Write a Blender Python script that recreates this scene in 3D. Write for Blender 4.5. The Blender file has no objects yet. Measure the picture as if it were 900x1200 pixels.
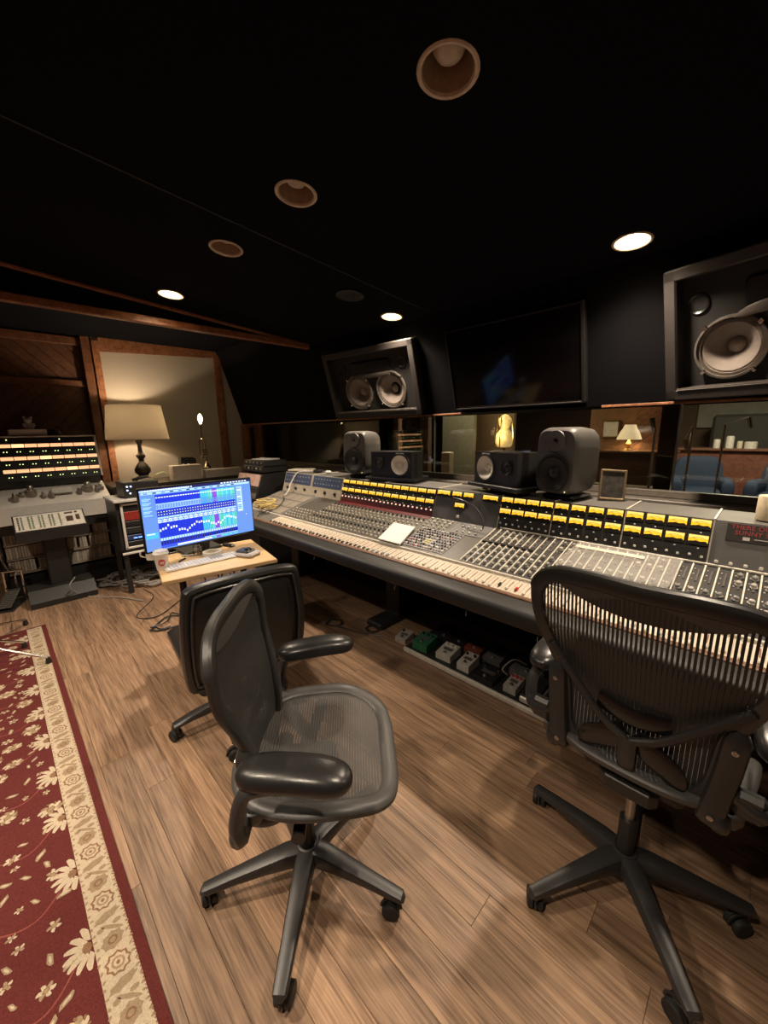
import bpy, math, random
from mathutils import Vector, Matrix, Euler
random.seed(7)
S = bpy.context.scene
COL = S.collection
PI = math.pi

# ------------------------------------------------------------------ camera
CAM = Vector((0, 0, 1.5))
FPX = 455.0
YAW = math.radians(45); PITCH = math.atan(95 / 455.0); ROLL = math.radians(1.0)
_fh = Vector((-math.sin(YAW), math.cos(YAW), 0)); _r0 = Vector((math.cos(YAW), math.sin(YAW), 0)); _z = Vector((0, 0, 1))
_F = math.cos(PITCH) * _fh - math.sin(PITCH) * _z
_u0 = math.sin(PITCH) * _fh + math.cos(PITCH) * _z
_R = math.cos(ROLL) * _r0 - math.sin(ROLL) * _u0
_U = math.sin(ROLL) * _r0 + math.cos(ROLL) * _u0
cd = bpy.data.cameras.new('camera'); cam = bpy.data.objects.new('camera', cd); COL.objects.link(cam)
cd.sensor_fit = 'AUTO'; cd.sensor_width = 36; cd.lens = FPX / 1200 * 36; cd.clip_start = 0.02
cam.matrix_world = Matrix(((_R.x, _U.x, -_F.x, CAM.x), (_R.y, _U.y, -_F.y, CAM.y), (_R.z, _U.z, -_F.z, CAM.z), (0, 0, 0, 1)))
S.camera = cam

def px(x, y, X=None, Y=None, Z=None):
    """photo pixel -> the point where its ray meets the plane X=.., Y=.. or Z=.. of the room"""
    d = (x - 450) / FPX * _R - (y - 600) / FPX * _U + _F
    if X is not None: t = X / d.x
    elif Y is not None: t = Y / d.y
    else: t = (Z - CAM.z) / d.z
    return CAM + d * t

# ------------------------------------------------------------------ world, exposure
w = bpy.data.worlds.new('world'); S.world = w; w.use_nodes = True
w.node_tree.nodes['Background'].inputs[0].default_value = (0.9, 0.75, 0.6, 1)
w.node_tree.nodes['Background'].inputs[1].default_value = 0.004
S.view_settings.view_transform = 'Standard'; S.view_settings.look = 'None'
S.view_settings.gamma = 1; S.view_settings.use_curve_mapping = False
S.view_settings.exposure = 0.5
WARM = (1.0, 0.82, 0.63)

def lamp(name, kind, loc, power, color=WARM, size=0.05, rot=None, spot=None, blend=0.5, parent=None, **kw):
    l = bpy.data.lights.new(name, kind); l.energy = power; l.color = color
    if kind == 'AREA': l.shape = 'DISK'; l.size = size
    else: l.shadow_soft_size = size
    if kind == 'SPOT': l.spot_size = spot; l.spot_blend = blend
    for k, v in kw.items(): setattr(l, k, v)
    o = bpy.data.objects.new(name, l); COL.objects.link(o); o.location = loc
    if rot: o.rotation_euler = rot
    if parent: o.parent = parent
    return o

# ------------------------------------------------------------------ materials
MATS = {}
def mat(name, col, rough=0.5, metal=0.0, var=0.12, scale=40.0, bump=0.0, emit=None, es=0.0, spec=0.5, coat=0.0, stretch=None, trans=0.0):
    if name in MATS: return MATS[name]
    m = bpy.data.materials.new(name); m.use_nodes = True; MATS[name] = m
    nt = m.node_tree; N = nt.nodes; L = nt.links; b = N['Principled BSDF']
    b.inputs['Roughness'].default_value = rough; b.inputs['Metallic'].default_value = metal
    b.inputs['Specular IOR Level'].default_value = spec; b.inputs['Coat Weight'].default_value = coat
    b.inputs['Transmission Weight'].default_value = trans
    tc = N.new('ShaderNodeTexCoord'); mp = N.new('ShaderNodeMapping'); nz = N.new('ShaderNodeTexNoise')
    L.new(tc.outputs['Object'], mp.inputs[0]); L.new(mp.outputs[0], nz.inputs['Vector'])
    if stretch: mp.inputs['Scale'].default_value = stretch
    nz.inputs['Scale'].default_value = scale; nz.inputs['Detail'].default_value = 4
    r = N.new('ShaderNodeValToRGB'); L.new(nz.outputs['Fac'], r.inputs[0])
    r.color_ramp.elements[0].position = 0.3; r.color_ramp.elements[1].position = 0.7
    r.color_ramp.elements[0].color = (*[max(0, c * (1 - var)) for c in col], 1)
    r.color_ramp.elements[1].color = (*[min(1, c * (1 + var)) for c in col], 1)
    L.new(r.outputs[0], b.inputs['Base Color'])
    if bump:
        bp = N.new('ShaderNodeBump'); bp.inputs['Strength'].default_value = bump; bp.inputs['Distance'].default_value = 0.002
        L.new(nz.outputs['Fac'], bp.inputs['Height']); L.new(bp.outputs[0], b.inputs['Normal'])
    if emit:
        b.inputs['Emission Color'].default_value = (*emit, 1); b.inputs['Emission Strength'].default_value = es
    return m

def glow(name, col, strength):
    if name in MATS: return MATS[name]
    m = bpy.data.materials.new(name); m.use_nodes = True; MATS[name] = m
    nt = m.node_tree; N = nt.nodes; b = N['Principled BSDF']
    b.inputs['Base Color'].default_value = (*[c * 0.4 for c in col], 1); b.inputs['Roughness'].default_value = 0.3
    b.inputs['Emission Color'].default_value = (*col, 1); b.inputs['Emission Strength'].default_value = strength
    return m

def wood(name, c0, c1, rough=0.4, axis=(0.6, 9, 9), scale=3.0, rand=False, coat=0.0, bump=0.15):
    if name in MATS: return MATS[name]
    m = bpy.data.materials.new(name); m.use_nodes = True; MATS[name] = m
    nt = m.node_tree; N = nt.nodes; L = nt.links; b = N['Principled BSDF']
    b.inputs['Roughness'].default_value = rough; b.inputs['Coat Weight'].default_value = coat
    tc = N.new('ShaderNodeTexCoord'); mp = N.new('ShaderNodeMapping'); mp.inputs['Scale'].default_value = axis
    oi = N.new('ShaderNodeObjectInfo')
    ad = N.new('ShaderNodeVectorMath'); ad.operation = 'ADD'
    mu = N.new('ShaderNodeMath'); mu.operation = 'MULTIPLY'; mu.inputs[1].default_value = 37.0
    L.new(oi.outputs['Random'], mu.inputs[0]); L.new(tc.outputs['Object'], mp.inputs[0]); L.new(mp.outputs[0], ad.inputs[0])
    cx = N.new('ShaderNodeCombineXYZ'); L.new(mu.outputs[0], cx.inputs[0]); L.new(mu.outputs[0], cx.inputs[1]); L.new(cx.outputs[0], ad.inputs[1])
    n1 = N.new('ShaderNodeTexNoise'); n1.inputs['Scale'].default_value = scale; n1.inputs['Detail'].default_value = 3; n1.inputs['Distortion'].default_value = 0.9
    L.new(ad.outputs[0], n1.inputs['Vector'])
    n2 = N.new('ShaderNodeTexNoise'); n2.inputs['Scale'].default_value = scale * 5; n2.inputs['Detail'].default_value = 5
    L.new(ad.outputs[0], n2.inputs['Vector'])
    mx = N.new('ShaderNodeMath'); mx.operation = 'MULTIPLY_ADD'; mx.inputs[1].default_value = 0.62; mx.inputs[2].default_value = -0.11
    L.new(n2.outputs['Fac'], mx.inputs[0])
    m2 = N.new('ShaderNodeMath'); m2.operation = 'MULTIPLY_ADD'; m2.inputs[1].default_value = 0.6
    L.new(n1.outputs['Fac'], m2.inputs[0]); L.new(mx.outputs[0], m2.inputs[2])
    r = N.new('ShaderNodeValToRGB'); L.new(m2.outputs[0], r.inputs[0])
    r.color_ramp.elements[0].position = 0.33; r.color_ramp.elements[1].position = 0.64
    r.color_ramp.elements[0].color = (*c0, 1); r.color_ramp.elements[1].color = (*c1, 1)
    out = r.outputs[0]
    if rand:
        hs = N.new('ShaderNodeHueSaturation'); mr = N.new('ShaderNodeMapRange')
        mr.inputs['To Min'].default_value = 0.78; mr.inputs['To Max'].default_value = 1.18
        L.new(oi.outputs['Random'], mr.inputs[0]); L.new(mr.outputs[0], hs.inputs['Value']); L.new(out, hs.inputs['Color']); out = hs.outputs[0]
    L.new(out, b.inputs['Base Color'])
    bp = N.new('ShaderNodeBump'); bp.inputs['Strength'].default_value = bump; bp.inputs['Distance'].default_value = 0.002
    L.new(m2.outputs[0], bp.inputs['Height']); L.new(bp.outputs[0], b.inputs['Normal'])
    return m

def pane_mat(name, tint=(0.92, 0.95, 0.93), refl=0.08, rough=0.02):
    m = bpy.data.materials.new(name); m.use_nodes = True; MATS[name] = m
    nt = m.node_tree; N = nt.nodes; L = nt.links
    for n in list(N): N.remove(n)
    o = N.new('ShaderNodeOutputMaterial'); t = N.new('ShaderNodeBsdfTransparent'); g = N.new('ShaderNodeBsdfGlossy'); x = N.new('ShaderNodeMixShader')
    t.inputs[0].default_value = (*tint, 1); g.inputs['Roughness'].default_value = rough
    f = N.new('ShaderNodeFresnel'); f.inputs[0].default_value = 1.45
    ad = N.new('ShaderNodeMath'); ad.operation = 'ADD'; ad.inputs[1].default_value = refl; L.new(f.outputs[0], ad.inputs[0])
    L.new(ad.outputs[0], x.inputs[0]); L.new(t.outputs[0], x.inputs[1]); L.new(g.outputs[0], x.inputs[2]); L.new(x.outputs[0], o.inputs[0])
    return m

def mesh_cloth(name, col, freq, gap, axis='X'):
    """woven chair mesh: dark threads with see-through gaps between them"""
    m = bpy.data.materials.new(name); m.use_nodes = True; MATS[name] = m
    nt = m.node_tree; N = nt.nodes; L = nt.links; b = N['Principled BSDF']; o = N['Material Output']
    b.inputs['Base Color'].default_value = (*col, 1); b.inputs['Roughness'].default_value = 0.55
    tc = N.new('ShaderNodeTexCoord'); sp = N.new('ShaderNodeSeparateXYZ'); L.new(tc.outputs['Object'], sp.inputs[0])
    def saw(sock, f, g):
        a = N.new('ShaderNodeMath'); a.operation = 'MULTIPLY'; a.inputs[1].default_value = f; L.new(sock, a.inputs[0])
        c = N.new('ShaderNodeMath'); c.operation = 'FRACT'; L.new(a.outputs[0], c.inputs[0])
        d = N.new('ShaderNodeMath'); d.operation = 'LESS_THAN'; L.new(c.outputs[0], d.inputs[0])
        if isinstance(g, float): d.inputs[1].default_value = g
        else: L.new(g, d.inputs[1])
        return d.outputs[0]
    if axis == 'back':    # open vertical slots near the top, closing towards the lumbar
        mr = N.new('ShaderNodeMapRange'); mr.inputs['From Min'].default_value = 0.90; mr.inputs['From Max'].default_value = 0.95
        mr.inputs['To Min'].default_value = 0.07; mr.inputs['To Max'].default_value = gap; L.new(sp.outputs[2], mr.inputs[0])
        fac = saw(sp.outputs[0], freq, mr.outputs[0])
    else:
        fac = saw(sp.outputs[1], freq, gap)
    t = N.new('ShaderNodeBsdfTransparent'); x = N.new('ShaderNodeMixShader')
    L.new(fac, x.inputs[0]); L.new(b.outputs[0], x.inputs[1]); L.new(t.outputs[0], x.inputs[2]); L.new(x.outputs[0], o.inputs[0])
    return m

# ------------------------------------------------------------------ mesh builder
def V(*a): return Vector(a)
def sec(a, b, n=10, p=2.6):
    out = []
    for i in range(n):
        t = 2 * PI * (i + 0.5) / n; c, s = math.cos(t), math.sin(t)
        out.append((a * math.copysign(abs(c) ** (2 / p), c), b * math.copysign(abs(s) ** (2 / p), s)))
    return out
def spline(P, n=6, closed=False):
    P = [Vector(p) for p in P]; N = len(P); out = []
    rng = range(N) if closed else range(N - 1)
    for i in rng:
        p1, p2 = P[i], P[(i + 1) % N]
        p0 = P[(i - 1) % N] if closed or i > 0 else p1 * 2 - p2
        p3 = P[(i + 2) % N] if closed or i + 2 < N else p2 * 2 - p1
        for k in range(n):
            t = k / n
            out.append(0.5 * ((2 * p1) + (p2 - p0) * t + (2 * p0 - 5 * p1 + 4 * p2 - p3) * t * t + (3 * p1 - p0 - 3 * p2 + p3) * t ** 3))
    if not closed: out.append(P[-1])
    return out

class MB:
    def __init__(s): s.v = []; s.f = []; s.m = []; s.T = None
    def add(s, vs, fs, mi=0):
        o = len(s.v)
        s.v += [tuple(s.T @ Vector(q)) if s.T else tuple(q) for q in vs]
        s.f += [tuple(i + o for i in q) for q in fs]; s.m += [mi] * len(fs); return s
    def box(s, c, d, mi=0, R=None, bev=0.0):
        x, y, z = d[0] / 2, d[1] / 2, d[2] / 2; c = Vector(c)
        if bev <= 0:
            vs = [V(a * x, b * y, e * z) for a in (-1, 1) for b in (-1, 1) for e in (-1, 1)]
            fs = [(0, 1, 3, 2), (4, 6, 7, 5), (0, 4, 5, 1), (2, 3, 7, 6), (0, 2, 6, 4), (1, 5, 7, 3)]
        else:
            e = min(bev, x * .99, y * .99, z * .99); vs = []; idx = {}
            for a in (-1, 1):
                for b in (-1, 1):
                    for g in (-1, 1):
                        for ax in range(3):
                            q = [a * (x - e), b * (y - e), g * (z - e)]; q[ax] = (a * x, b * y, g * z)[ax]
                            idx[(a, b, g, ax)] = len(vs); vs.append(V(*q))
            fs = []
            for ax in range(3):
                for sg in (-1, 1):
                    o1, o2 = [k for k in range(3) if k != ax]; loop = []
                    for p, q in ((-1, -1), (1, -1), (1, 1), (-1, 1)):
                        k = [0, 0, 0]; k[ax] = sg; k[o1] = p; k[o2] = q; loop.append(idx[(*k, ax)])
                    fs.append(tuple(loop) if (sg > 0) == (ax != 1) else tuple(loop[::-1]))
            for ax in range(3):
                o1, o2 = [k for k in range(3) if k != ax]
                for p in (-1, 1):
                    for q in (-1, 1):
                        k = [0, 0, 0]; k[o1] = p; k[o2] = q; k0 = k[:]; k1 = k[:]; k0[ax] = -1; k1[ax] = 1
                        fs.append((idx[(*k0, o1)], idx[(*k1, o1)], idx[(*k1, o2)], idx[(*k0, o2)]))
            for a in (-1, 1):
                for b in (-1, 1):
                    for g in (-1, 1): fs.append(tuple(idx[(a, b, g, ax)] for ax in range(3)))
        if R is not None: vs = [R @ q for q in vs]
        return s.add([q + c for q in vs], fs, mi)
    def cyl(s, a, b, r0, r1=None, n=12, mi=0, cap=True):
        a, b = Vector(a), Vector(b); r1 = r0 if r1 is None else r1; t = (b - a).normalized()
        u = t.orthogonal().normalized(); w_ = t.cross(u); vs = []
        for p, r in ((a, r0), (b, r1)):
            for i in range(n): q = 2 * PI * i / n; vs.append(p + u * r * math.cos(q) + w_ * r * math.sin(q))
        fs = [(i, (i + 1) % n, n + (i + 1) % n, n + i) for i in range(n)]
        if cap: fs += [tuple(range(n))[::-1], tuple(range(n, 2 * n))]
        return s.add(vs, fs, mi)
    def sweep(s, P, sc, ref=None, closed=False, scale=None, mi=0, cap=True):
        P = [Vector(p) for p in P]; N = len(P); n = len(sc); vs = []; prev = None
        for i, p in enumerate(P):
            if closed: t = P[(i + 1) % N] - P[i - 1]
            else: t = P[min(i + 1, N - 1)] - P[max(i - 1, 0)]
            t.normalize()
            if ref is not None: rf = ref[i] if isinstance(ref, list) else Vector(ref)
            else: rf = prev if prev is not None else (V(0, 0, 1) if abs(t.z) < 0.9 else V(1, 0, 0))
            b = t.cross(rf)
            if b.length < 1e-5: b = t.orthogonal()
            b.normalize(); nn = b.cross(t).normalized(); prev = nn
            k = scale[i] if scale else (1, 1)
            if not isinstance(k, tuple): k = (k, k)
            vs += [p + b * x * k[0] + nn * y * k[1] for x, y in sc]
        fs = []
        for i in range(N if closed else N - 1):
            j = (i + 1) % N
            for q in range(n): fs.append((i * n + q, i * n + (q + 1) % n, j * n + (q + 1) % n, j * n + q))
        if not closed and cap: fs += [tuple(range(n))[::-1], tuple(range((N - 1) * n, N * n))]
        return s.add(vs, fs, mi)
    def tube(s, P, r, n=8, mi=0, closed=False): return s.sweep(P, sec(r, r, n, 2), None, closed, None, mi)
    def lathe(s, prof, o=(0, 0, 0), n=20, mi=0, R=None, cap=False):
        vs = []; o = Vector(o)
        for r, z in prof:
            for i in range(n):
                q = V(r * math.cos(2 * PI * i / n), r * math.sin(2 * PI * i / n), z)
                vs.append((R @ q if R is not None else q) + o)
        k = len(prof); fs = [(j * n + i, j * n + (i + 1) % n, (j + 1) * n + (i + 1) % n, (j + 1) * n + i) for j in range(k - 1) for i in range(n)]
        if cap and prof[0][0] > 1e-5: fs.append(tuple(range(n))[::-1])
        if cap and prof[-1][0] > 1e-5: fs.append(tuple(range((k - 1) * n, k * n)))
        return s.add(vs, fs, mi)
    def holed(s, x0, x1, z0, z1, y, cx, cz, r, mi=0, n=32):
        """upright plate facing -y with a round hole"""
        hx = (x1 - x0) / 2; hz = (z1 - z0) / 2; mx = (x0 + x1) / 2; mz = (z0 + z1) / 2
        A = sorted([2 * PI * i / n for i in range(n)] + [math.atan2(sz * 1.0 * (z1 - cz if sz > 0 else cz - z0), sx * (x1 - cx if sx > 0 else cx - x0)) % (2 * PI) + 1e-6 for sx in (-1, 1) for sz in (-1, 1)])
        vs = []
        for a in A:
            c, q = math.cos(a), math.sin(a)
            kx = ((x1 - cx) if c > 0 else (x0 - cx)) / c if abs(c) > 1e-6 else 1e9; kz = ((z1 - cz) if q > 0 else (z0 - cz)) / q if abs(q) > 1e-6 else 1e9
            k = min(kx, kz); vs.append((cx + c * k, y, cz + q * k))
        vs += [(cx + r * math.cos(a), y, cz + r * math.sin(a)) for a in A]; N = len(A)
        return s.add(vs, [(i, (i + 1) % N, N + (i + 1) % N, N + i) for i in range(N)], mi)
    def prism(s, poly, d, mi=0):
        """polygon of 3-D points pushed along the vector d"""
        d = Vector(d); n = len(poly); vs = [Vector(p) for p in poly] + [Vector(p) + d for p in poly]
        fs = [tuple(range(n))[::-1], tuple(range(n, 2 * n))] + [(i, (i + 1) % n, n + (i + 1) % n, n + i) for i in range(n)]
        return s.add(vs, fs, mi)
    def quad(s, a, b, c, d, mi=0): return s.add([a, b, c, d], [(0, 1, 2, 3)], mi)
    def grid(s, rows, mi=0):
        n = len(rows[0]); vs = [q for r in rows for q in r]
        return s.add(vs, [(j * n + i, j * n + i + 1, (j + 1) * n + i + 1, (j + 1) * n + i) for j in range(len(rows) - 1) for i in range(n - 1)], mi)
    def mesh(s, name, mats, smooth=35):
        me = bpy.data.meshes.new(name); me.from_pydata(s.v, [], s.f)
        for m in (mats if isinstance(mats, (list, tuple)) else [mats]): me.materials.append(m)
        me.polygons.foreach_set('material_index', s.m)
        if smooth:
            me.polygons.foreach_set('use_smooth', [True] * len(me.polygons)); me.set_sharp_from_angle(angle=math.radians(smooth))
        me.update(); return me
    def build(s, name, mats, parent=None, smooth=35):
        o = bpy.data.objects.new(name, s.mesh(name, mats, smooth)); COL.objects.link(o)
        if parent: o.parent = parent
        return o

def inst(name, me, parent=None, loc=(0, 0, 0), rot=None, scale=None):
    o = bpy.data.objects.new(name, me); COL.objects.link(o); o.location = loc
    if rot: o.rotation_euler = rot
    if scale: o.scale = scale
    if parent: o.parent = parent
    return o
def tag(o, label, cat, group=None, kind=None):
    o['label'] = label; o['category'] = cat
    if group: o['group'] = group
    if kind: o['kind'] = kind
    return o
def thing(name, label, cat, loc=(0, 0, 0), rz=0.0, group=None):
    o = bpy.data.objects.new(name, None); COL.objects.link(o); o.empty_display_size = 0.05
    o.location = loc; o.rotation_euler = (0, 0, rz); return tag(o, label, cat, group)
def struct(o): o['kind'] = 'structure'; return o
def centred(mb):
    """shift a world-space builder to its base centre and return that point (objects keep their own origin)"""
    xs, ys, zs = zip(*mb.v); c = V((min(xs) + max(xs)) / 2, (min(ys) + max(ys)) / 2, min(zs))
    mb.v = [tuple(Vector(q) - c) for q in mb.v]; return c
def solo(name, mb, mats, label, cat, group=None, smooth=35):
    c = centred(mb); o = mb.build(name, mats, None, smooth); o.location = c; return tag(o, label, cat, group)
def text_mesh(body, size, m, ext=0.0004):
    cu = bpy.data.curves.new('lettering', 'FONT'); cu.body = body; cu.size = size; cu.extrude = ext; cu.align_x = 'LEFT'; cu.resolution_u = 2
    o = bpy.data.objects.new('lettering', cu); me = bpy.data.meshes.new_from_object(o); bpy.data.objects.remove(o); me.materials.clear(); me.materials.append(m); return me

# shared materials
BLACK = mat('black_plastic', (0.018, 0.017, 0.017), 0.42)
DARK = mat('dark_grey_plastic', (0.045, 0.043, 0.042), 0.45, bump=0.05, scale=200)
GRAPH = mat('graphite_plastic', (0.026, 0.025, 0.025), 0.4, bump=0.06, scale=260)
RUBBER = mat('black_rubber', (0.012, 0.012, 0.012), 0.6)
LEATHER = mat('black_leather', (0.013, 0.012, 0.0115), 0.36, bump=0.25, scale=160)
CHROME = mat('chrome', (0.75, 0.73, 0.7), 0.18, 1.0, 0.03)
STEEL = mat('brushed_steel', (0.5, 0.48, 0.45), 0.35, 1.0, 0.08)
CREAM = mat('cream_paint', (0.62, 0.56, 0.46), 0.5)
WHITE = mat('white_paint', (0.72, 0.69, 0.64), 0.5)
FABRIC = mat('black_fabric', (0.0045, 0.0042, 0.005), 0.95, spec=0.1, scale=400, bump=0.3)
TRIMW = wood('red_oak_trim', (0.16, 0.06, 0.025), (0.36, 0.15, 0.07), 0.45, (2, 2, 2), 6)
GOLD = mat('brass', (0.65, 0.45, 0.2), 0.28, 1.0, 0.08)
# ------------------------------------------------------------------ floor of oak planks
OAK = wood('oak_plank', (0.115, 0.064, 0.037), (0.35, 0.218, 0.132), 0.52, (0.55, 14, 14), 2.7, True, 0.0)
mb = MB(); mb.box((-1.9, 0.15, -0.03), (8.6, 6.7, 0.05)); floor = struct(mb.build('floor', mat('floor_seam', (0.05, 0.03, 0.018), 0.8), None, 0))
PW = 0.114
plank_me = MB().box((0, 0, 0), (1, 1, 0.008), 0, None, 0.0016).mesh('plank', OAK, 0)
plank_meshes = {}
rest = MB()
y = 0.02; row = 0
while y < 3.0:
    x = -6.05 - random.random() * 0.9
    while x < 1.6:
        L = random.choice((0.75, 0.95, 1.15, 1.4, 1.65)); x1 = x + L
        a, b = max(x, -6.0), min(x1, 1.6)
        if b - a > 0.02:
            if not (y > 2.75 or b < -5.4 or a > 0.9):
                k = round(b - a, 2)
                if k not in plank_meshes: plank_meshes[k] = MB().box((0, 0, 0), (b - a - 0.001, PW - 0.0009, 0.008), 0, None, 0.0007).mesh('plank', OAK, 0)
                inst('plank', plank_meshes[k], floor, ((a + b) / 2, y + PW / 2, -0.004 + random.uniform(-.0003, .0)))
            else: rest.box(((a + b) / 2, y + PW / 2, -0.004), (b - a - 0.0022, PW - 0.0022, 0.008), 0, None, 0.0014)
        x = x1
    y += PW; row += 1
y = 0.02 - PW
while y > -3.1:
    x = -6.05 - random.random() * 0.9
    while x < 1.9:
        L = random.choice((0.95, 1.15, 1.65)); a, b = max(x, -6.0), min(x + L, 1.9)
        if b - a > .02: rest.box(((a + b) / 2, y + PW / 2, -0.004), (b - a - 0.0022, PW - 0.0022, 0.008), 0, None, 0.0014)
        x += L
    y -= PW
o = rest.build('plank_remainder', OAK, floor, 0); o['kind'] = 'stuff'

# ------------------------------------------------------------------ rug
RED = mat('rug_red_pile', (0.098, 0.022, 0.020), 0.95, var=0.25, scale=260, bump=0.5, spec=0.1)
RCRE = mat('rug_cream_pile', (0.44, 0.36, 0.26), 0.95, var=0.18, scale=260, bump=0.5, spec=0.1)
RBRN = mat('rug_brown_pile', (0.20, 0.115, 0.065), 0.95, var=0.2, scale=260, spec=0.1)
RTAN = mat('rug_tan_pile', (0.27, 0.195, 0.125), 0.95, var=0.2, scale=260, spec=0.1)
RPNK = mat('rug_pink_pile', (0.22, 0.06, 0.05), 0.95, var=0.2, scale=260, spec=0.1)
rug = thing('area_rug', 'red floral rug with a cream patterned border on the oak floor', 'rug', (-1.6, -0.55, 0))
RZ = 0.009
X0, X1 = -4.02 + 1.6, 1.7 + 1.6
def rugbox(a, b, y0, y1, z=RZ): return MB().box(((a + b) / 2, (y0 + y1) / 2 + 0.55, z / 2), (b - a, y1 - y0, z))
outer = rugbox(X0, X1, 0.076, 0.104); outer.build('outer_border', RED, rug, 0)
end = rugbox(X0, X0 + 0.02, -2.4, 0.076); end.build('end_border', RED, rug, 0)
band = rugbox(X0 + 0.02, X1, -0.012, 0.076)
def disc(m, cx, cy, rx, ry, z, mi, n=12, ang=0, wob=0.0, ph=0.0):
    P = []
    for i in range(n):
        t = 2 * PI * i / n; r = 1 + wob * (1 if i % 2 else -1)
        a, b = rx * r * math.cos(t), ry * r * math.sin(t)
        P.append((cx + a * math.cos(ang) - b * math.sin(ang), cy + a * math.sin(ang) + b * math.cos(ang), z))
    m.add(P, [tuple(range(n))], mi)
def ring(m, cx, cy, rx, ry, z, wd, mi, n=16, ang=0, wob=0.0):
    P = []
    for k in (0, 1):
        for i in range(n):
            t = 2 * PI * i / n; r = (1 + wob * (1 if i % 2 else -1)) - k * wd
            a, b = rx * r * math.cos(t), ry * r * math.sin(t)
            P.append((cx + a * math.cos(ang) - b * math.sin(ang), cy + a * math.sin(ang) + b * math.cos(ang), z))
    m.add(P, [(i, (i + 1) % n, n + (i + 1) % n, n + i) for i in range(n)], mi)
yc = 0.032 + 0.55; x = X0 + 0.06; k = 0
while x < X1 - 0.05:
    z = RZ + 0.0004
    if k % 3 == 0:
        ring(band, x, yc, 0.034, 0.029, z, 0.2, 1, 18, 0.5, 0.09); ring(band, x, yc, 0.019, 0.016, z, 0.35, 2, 12, 0.5); disc(band, x, yc, 0.006, 0.005, z, 1, 8)
    elif k % 3 == 1:
        disc(band, x - 0.012, yc, 0.014, 0.034, z, 2, 14, 0.15, 0.12); disc(band, x + 0.022, yc + 0.02, 0.008, 0.012, z, 2, 8); disc(band, x + 0.022, yc - 0.022, 0.008, 0.01, z, 2, 8)
    else:
        disc(band, x, yc, 0.026, 0.028, z, 2, 16, 0.4, 0.1); ring(band, x, yc, 0.013, 0.013, z + .0003, 0.4, 1, 10, 0.4); disc(band, x - .04, yc + .005, 0.006, 0.036, z, 2, 8, -0.7)
    for s in (-1, 1):
        for e in range(3): disc(band, x + (e - 1) * 0.026, yc + s * 0.039 + random.uniform(-.003, .003), 0.006, 0.004, z, 2, 6, random.random() * 3)
    x += 0.072; k += 1
for i in range(int((X1 - X0) / 0.011)):
    disc(band, X0 + 0.02 + i * 0.011, 0.0745 + 0.55, 0.003, 0.0025, RZ + 0.0005, 1, 4)
band.build('border_band', [RCRE, RBRN, RTAN], rug, 0)
field = rugbox(X0 + 0.02, X1, -2.4, -0.012)
def flower(m, cx, cy, r, petals, ang, z):
    sx = rr.uniform(.75, 1.25)
    for i in range(petals):
        t = ang + 2 * PI * i / petals
        disc(m, cx + math.cos(t) * r * .58 * sx, cy + math.sin(t) * r * .58 / sx, r * .46, r * .27, z + .00002 * i, 1 if (i + petals) % 3 else 4, 9, t, 0.12)
        if r > .03: disc(m, cx + math.cos(t + .3) * r * .85, cy + math.sin(t + .3) * r * .85, r * .2, r * .1, z + .0003, 3, 7, t + 1)
    ring(m, cx, cy, r * .42, r * .38, z + .0005, 0.35, 3, 10, ang, .1); disc(m, cx, cy, r * .27, r * .27, z + .0006, 4, 9)
rr = random.Random(3)
pts = []
for i in range(6000):
    cx = rr.uniform(X0 + .06, X1 - .05); cy = rr.uniform(-1.55, -0.05) + 0.55
    big = rr.random() < 0.22; r = rr.uniform(0.030, 0.042) if big else rr.uniform(0.012, 0.022)
    if all((cx - a) ** 2 + (cy - b) ** 2 > (r + c + 0.010) ** 2 for a, b, c in pts):
        pts.append((cx, cy, r))
for cx, cy, r in pts:
    z = RZ + 0.0006; a = rr.random() * 6
    if r > 0.03: flower(field, cx, cy, r, 8, a, z)
    elif r > 0.021: flower(field, cx, cy, r, 6, a, z)
    elif rr.random() < .5: flower(field, cx, cy, r, 5, a, z)
    else: disc(field, cx, cy, r * 1.2, r * .45, z, 4, 9, a, .12); disc(field, cx, cy, r * .7, r * .2, z + .0003, 1, 7, a)
xx = X0 + 0.2                                     # half palmettes along the border
while xx < X1:
    for i in range(7):
        t = -PI + PI * (i + .5) / 7
        disc(field, xx + math.cos(t) * .045, -0.014 + .55 + math.sin(t) * .045, .028, .009, RZ + .0008, 1, 9, t, .1)
    disc(field, xx, -0.026 + .55, .016, .012, RZ + .001, 3, 9)
    P = [V(xx, -0.03 + .55, RZ + .0003), V(xx + .09, -.13 + .55, RZ + .0003), V(xx + .03, -.24 + .55, RZ + .0003), V(xx - .12, -.27 + .55, RZ + .0003)]
    Q = spline(P, 6); L0, L1 = [], []
    for i in range(len(Q)):
        d = (Q[min(i + 1, len(Q) - 1)] - Q[max(i - 1, 0)]).normalized(); n_ = V(-d.y, d.x, 0) * .0022; L0.append(Q[i] + n_); L1.append(Q[i] - n_)
    field.grid([L1, L0], 2)
    xx += 0.285
field.build('field', [RED, RCRE, RPNK, RBRN, RTAN], rug, 0)

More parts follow.
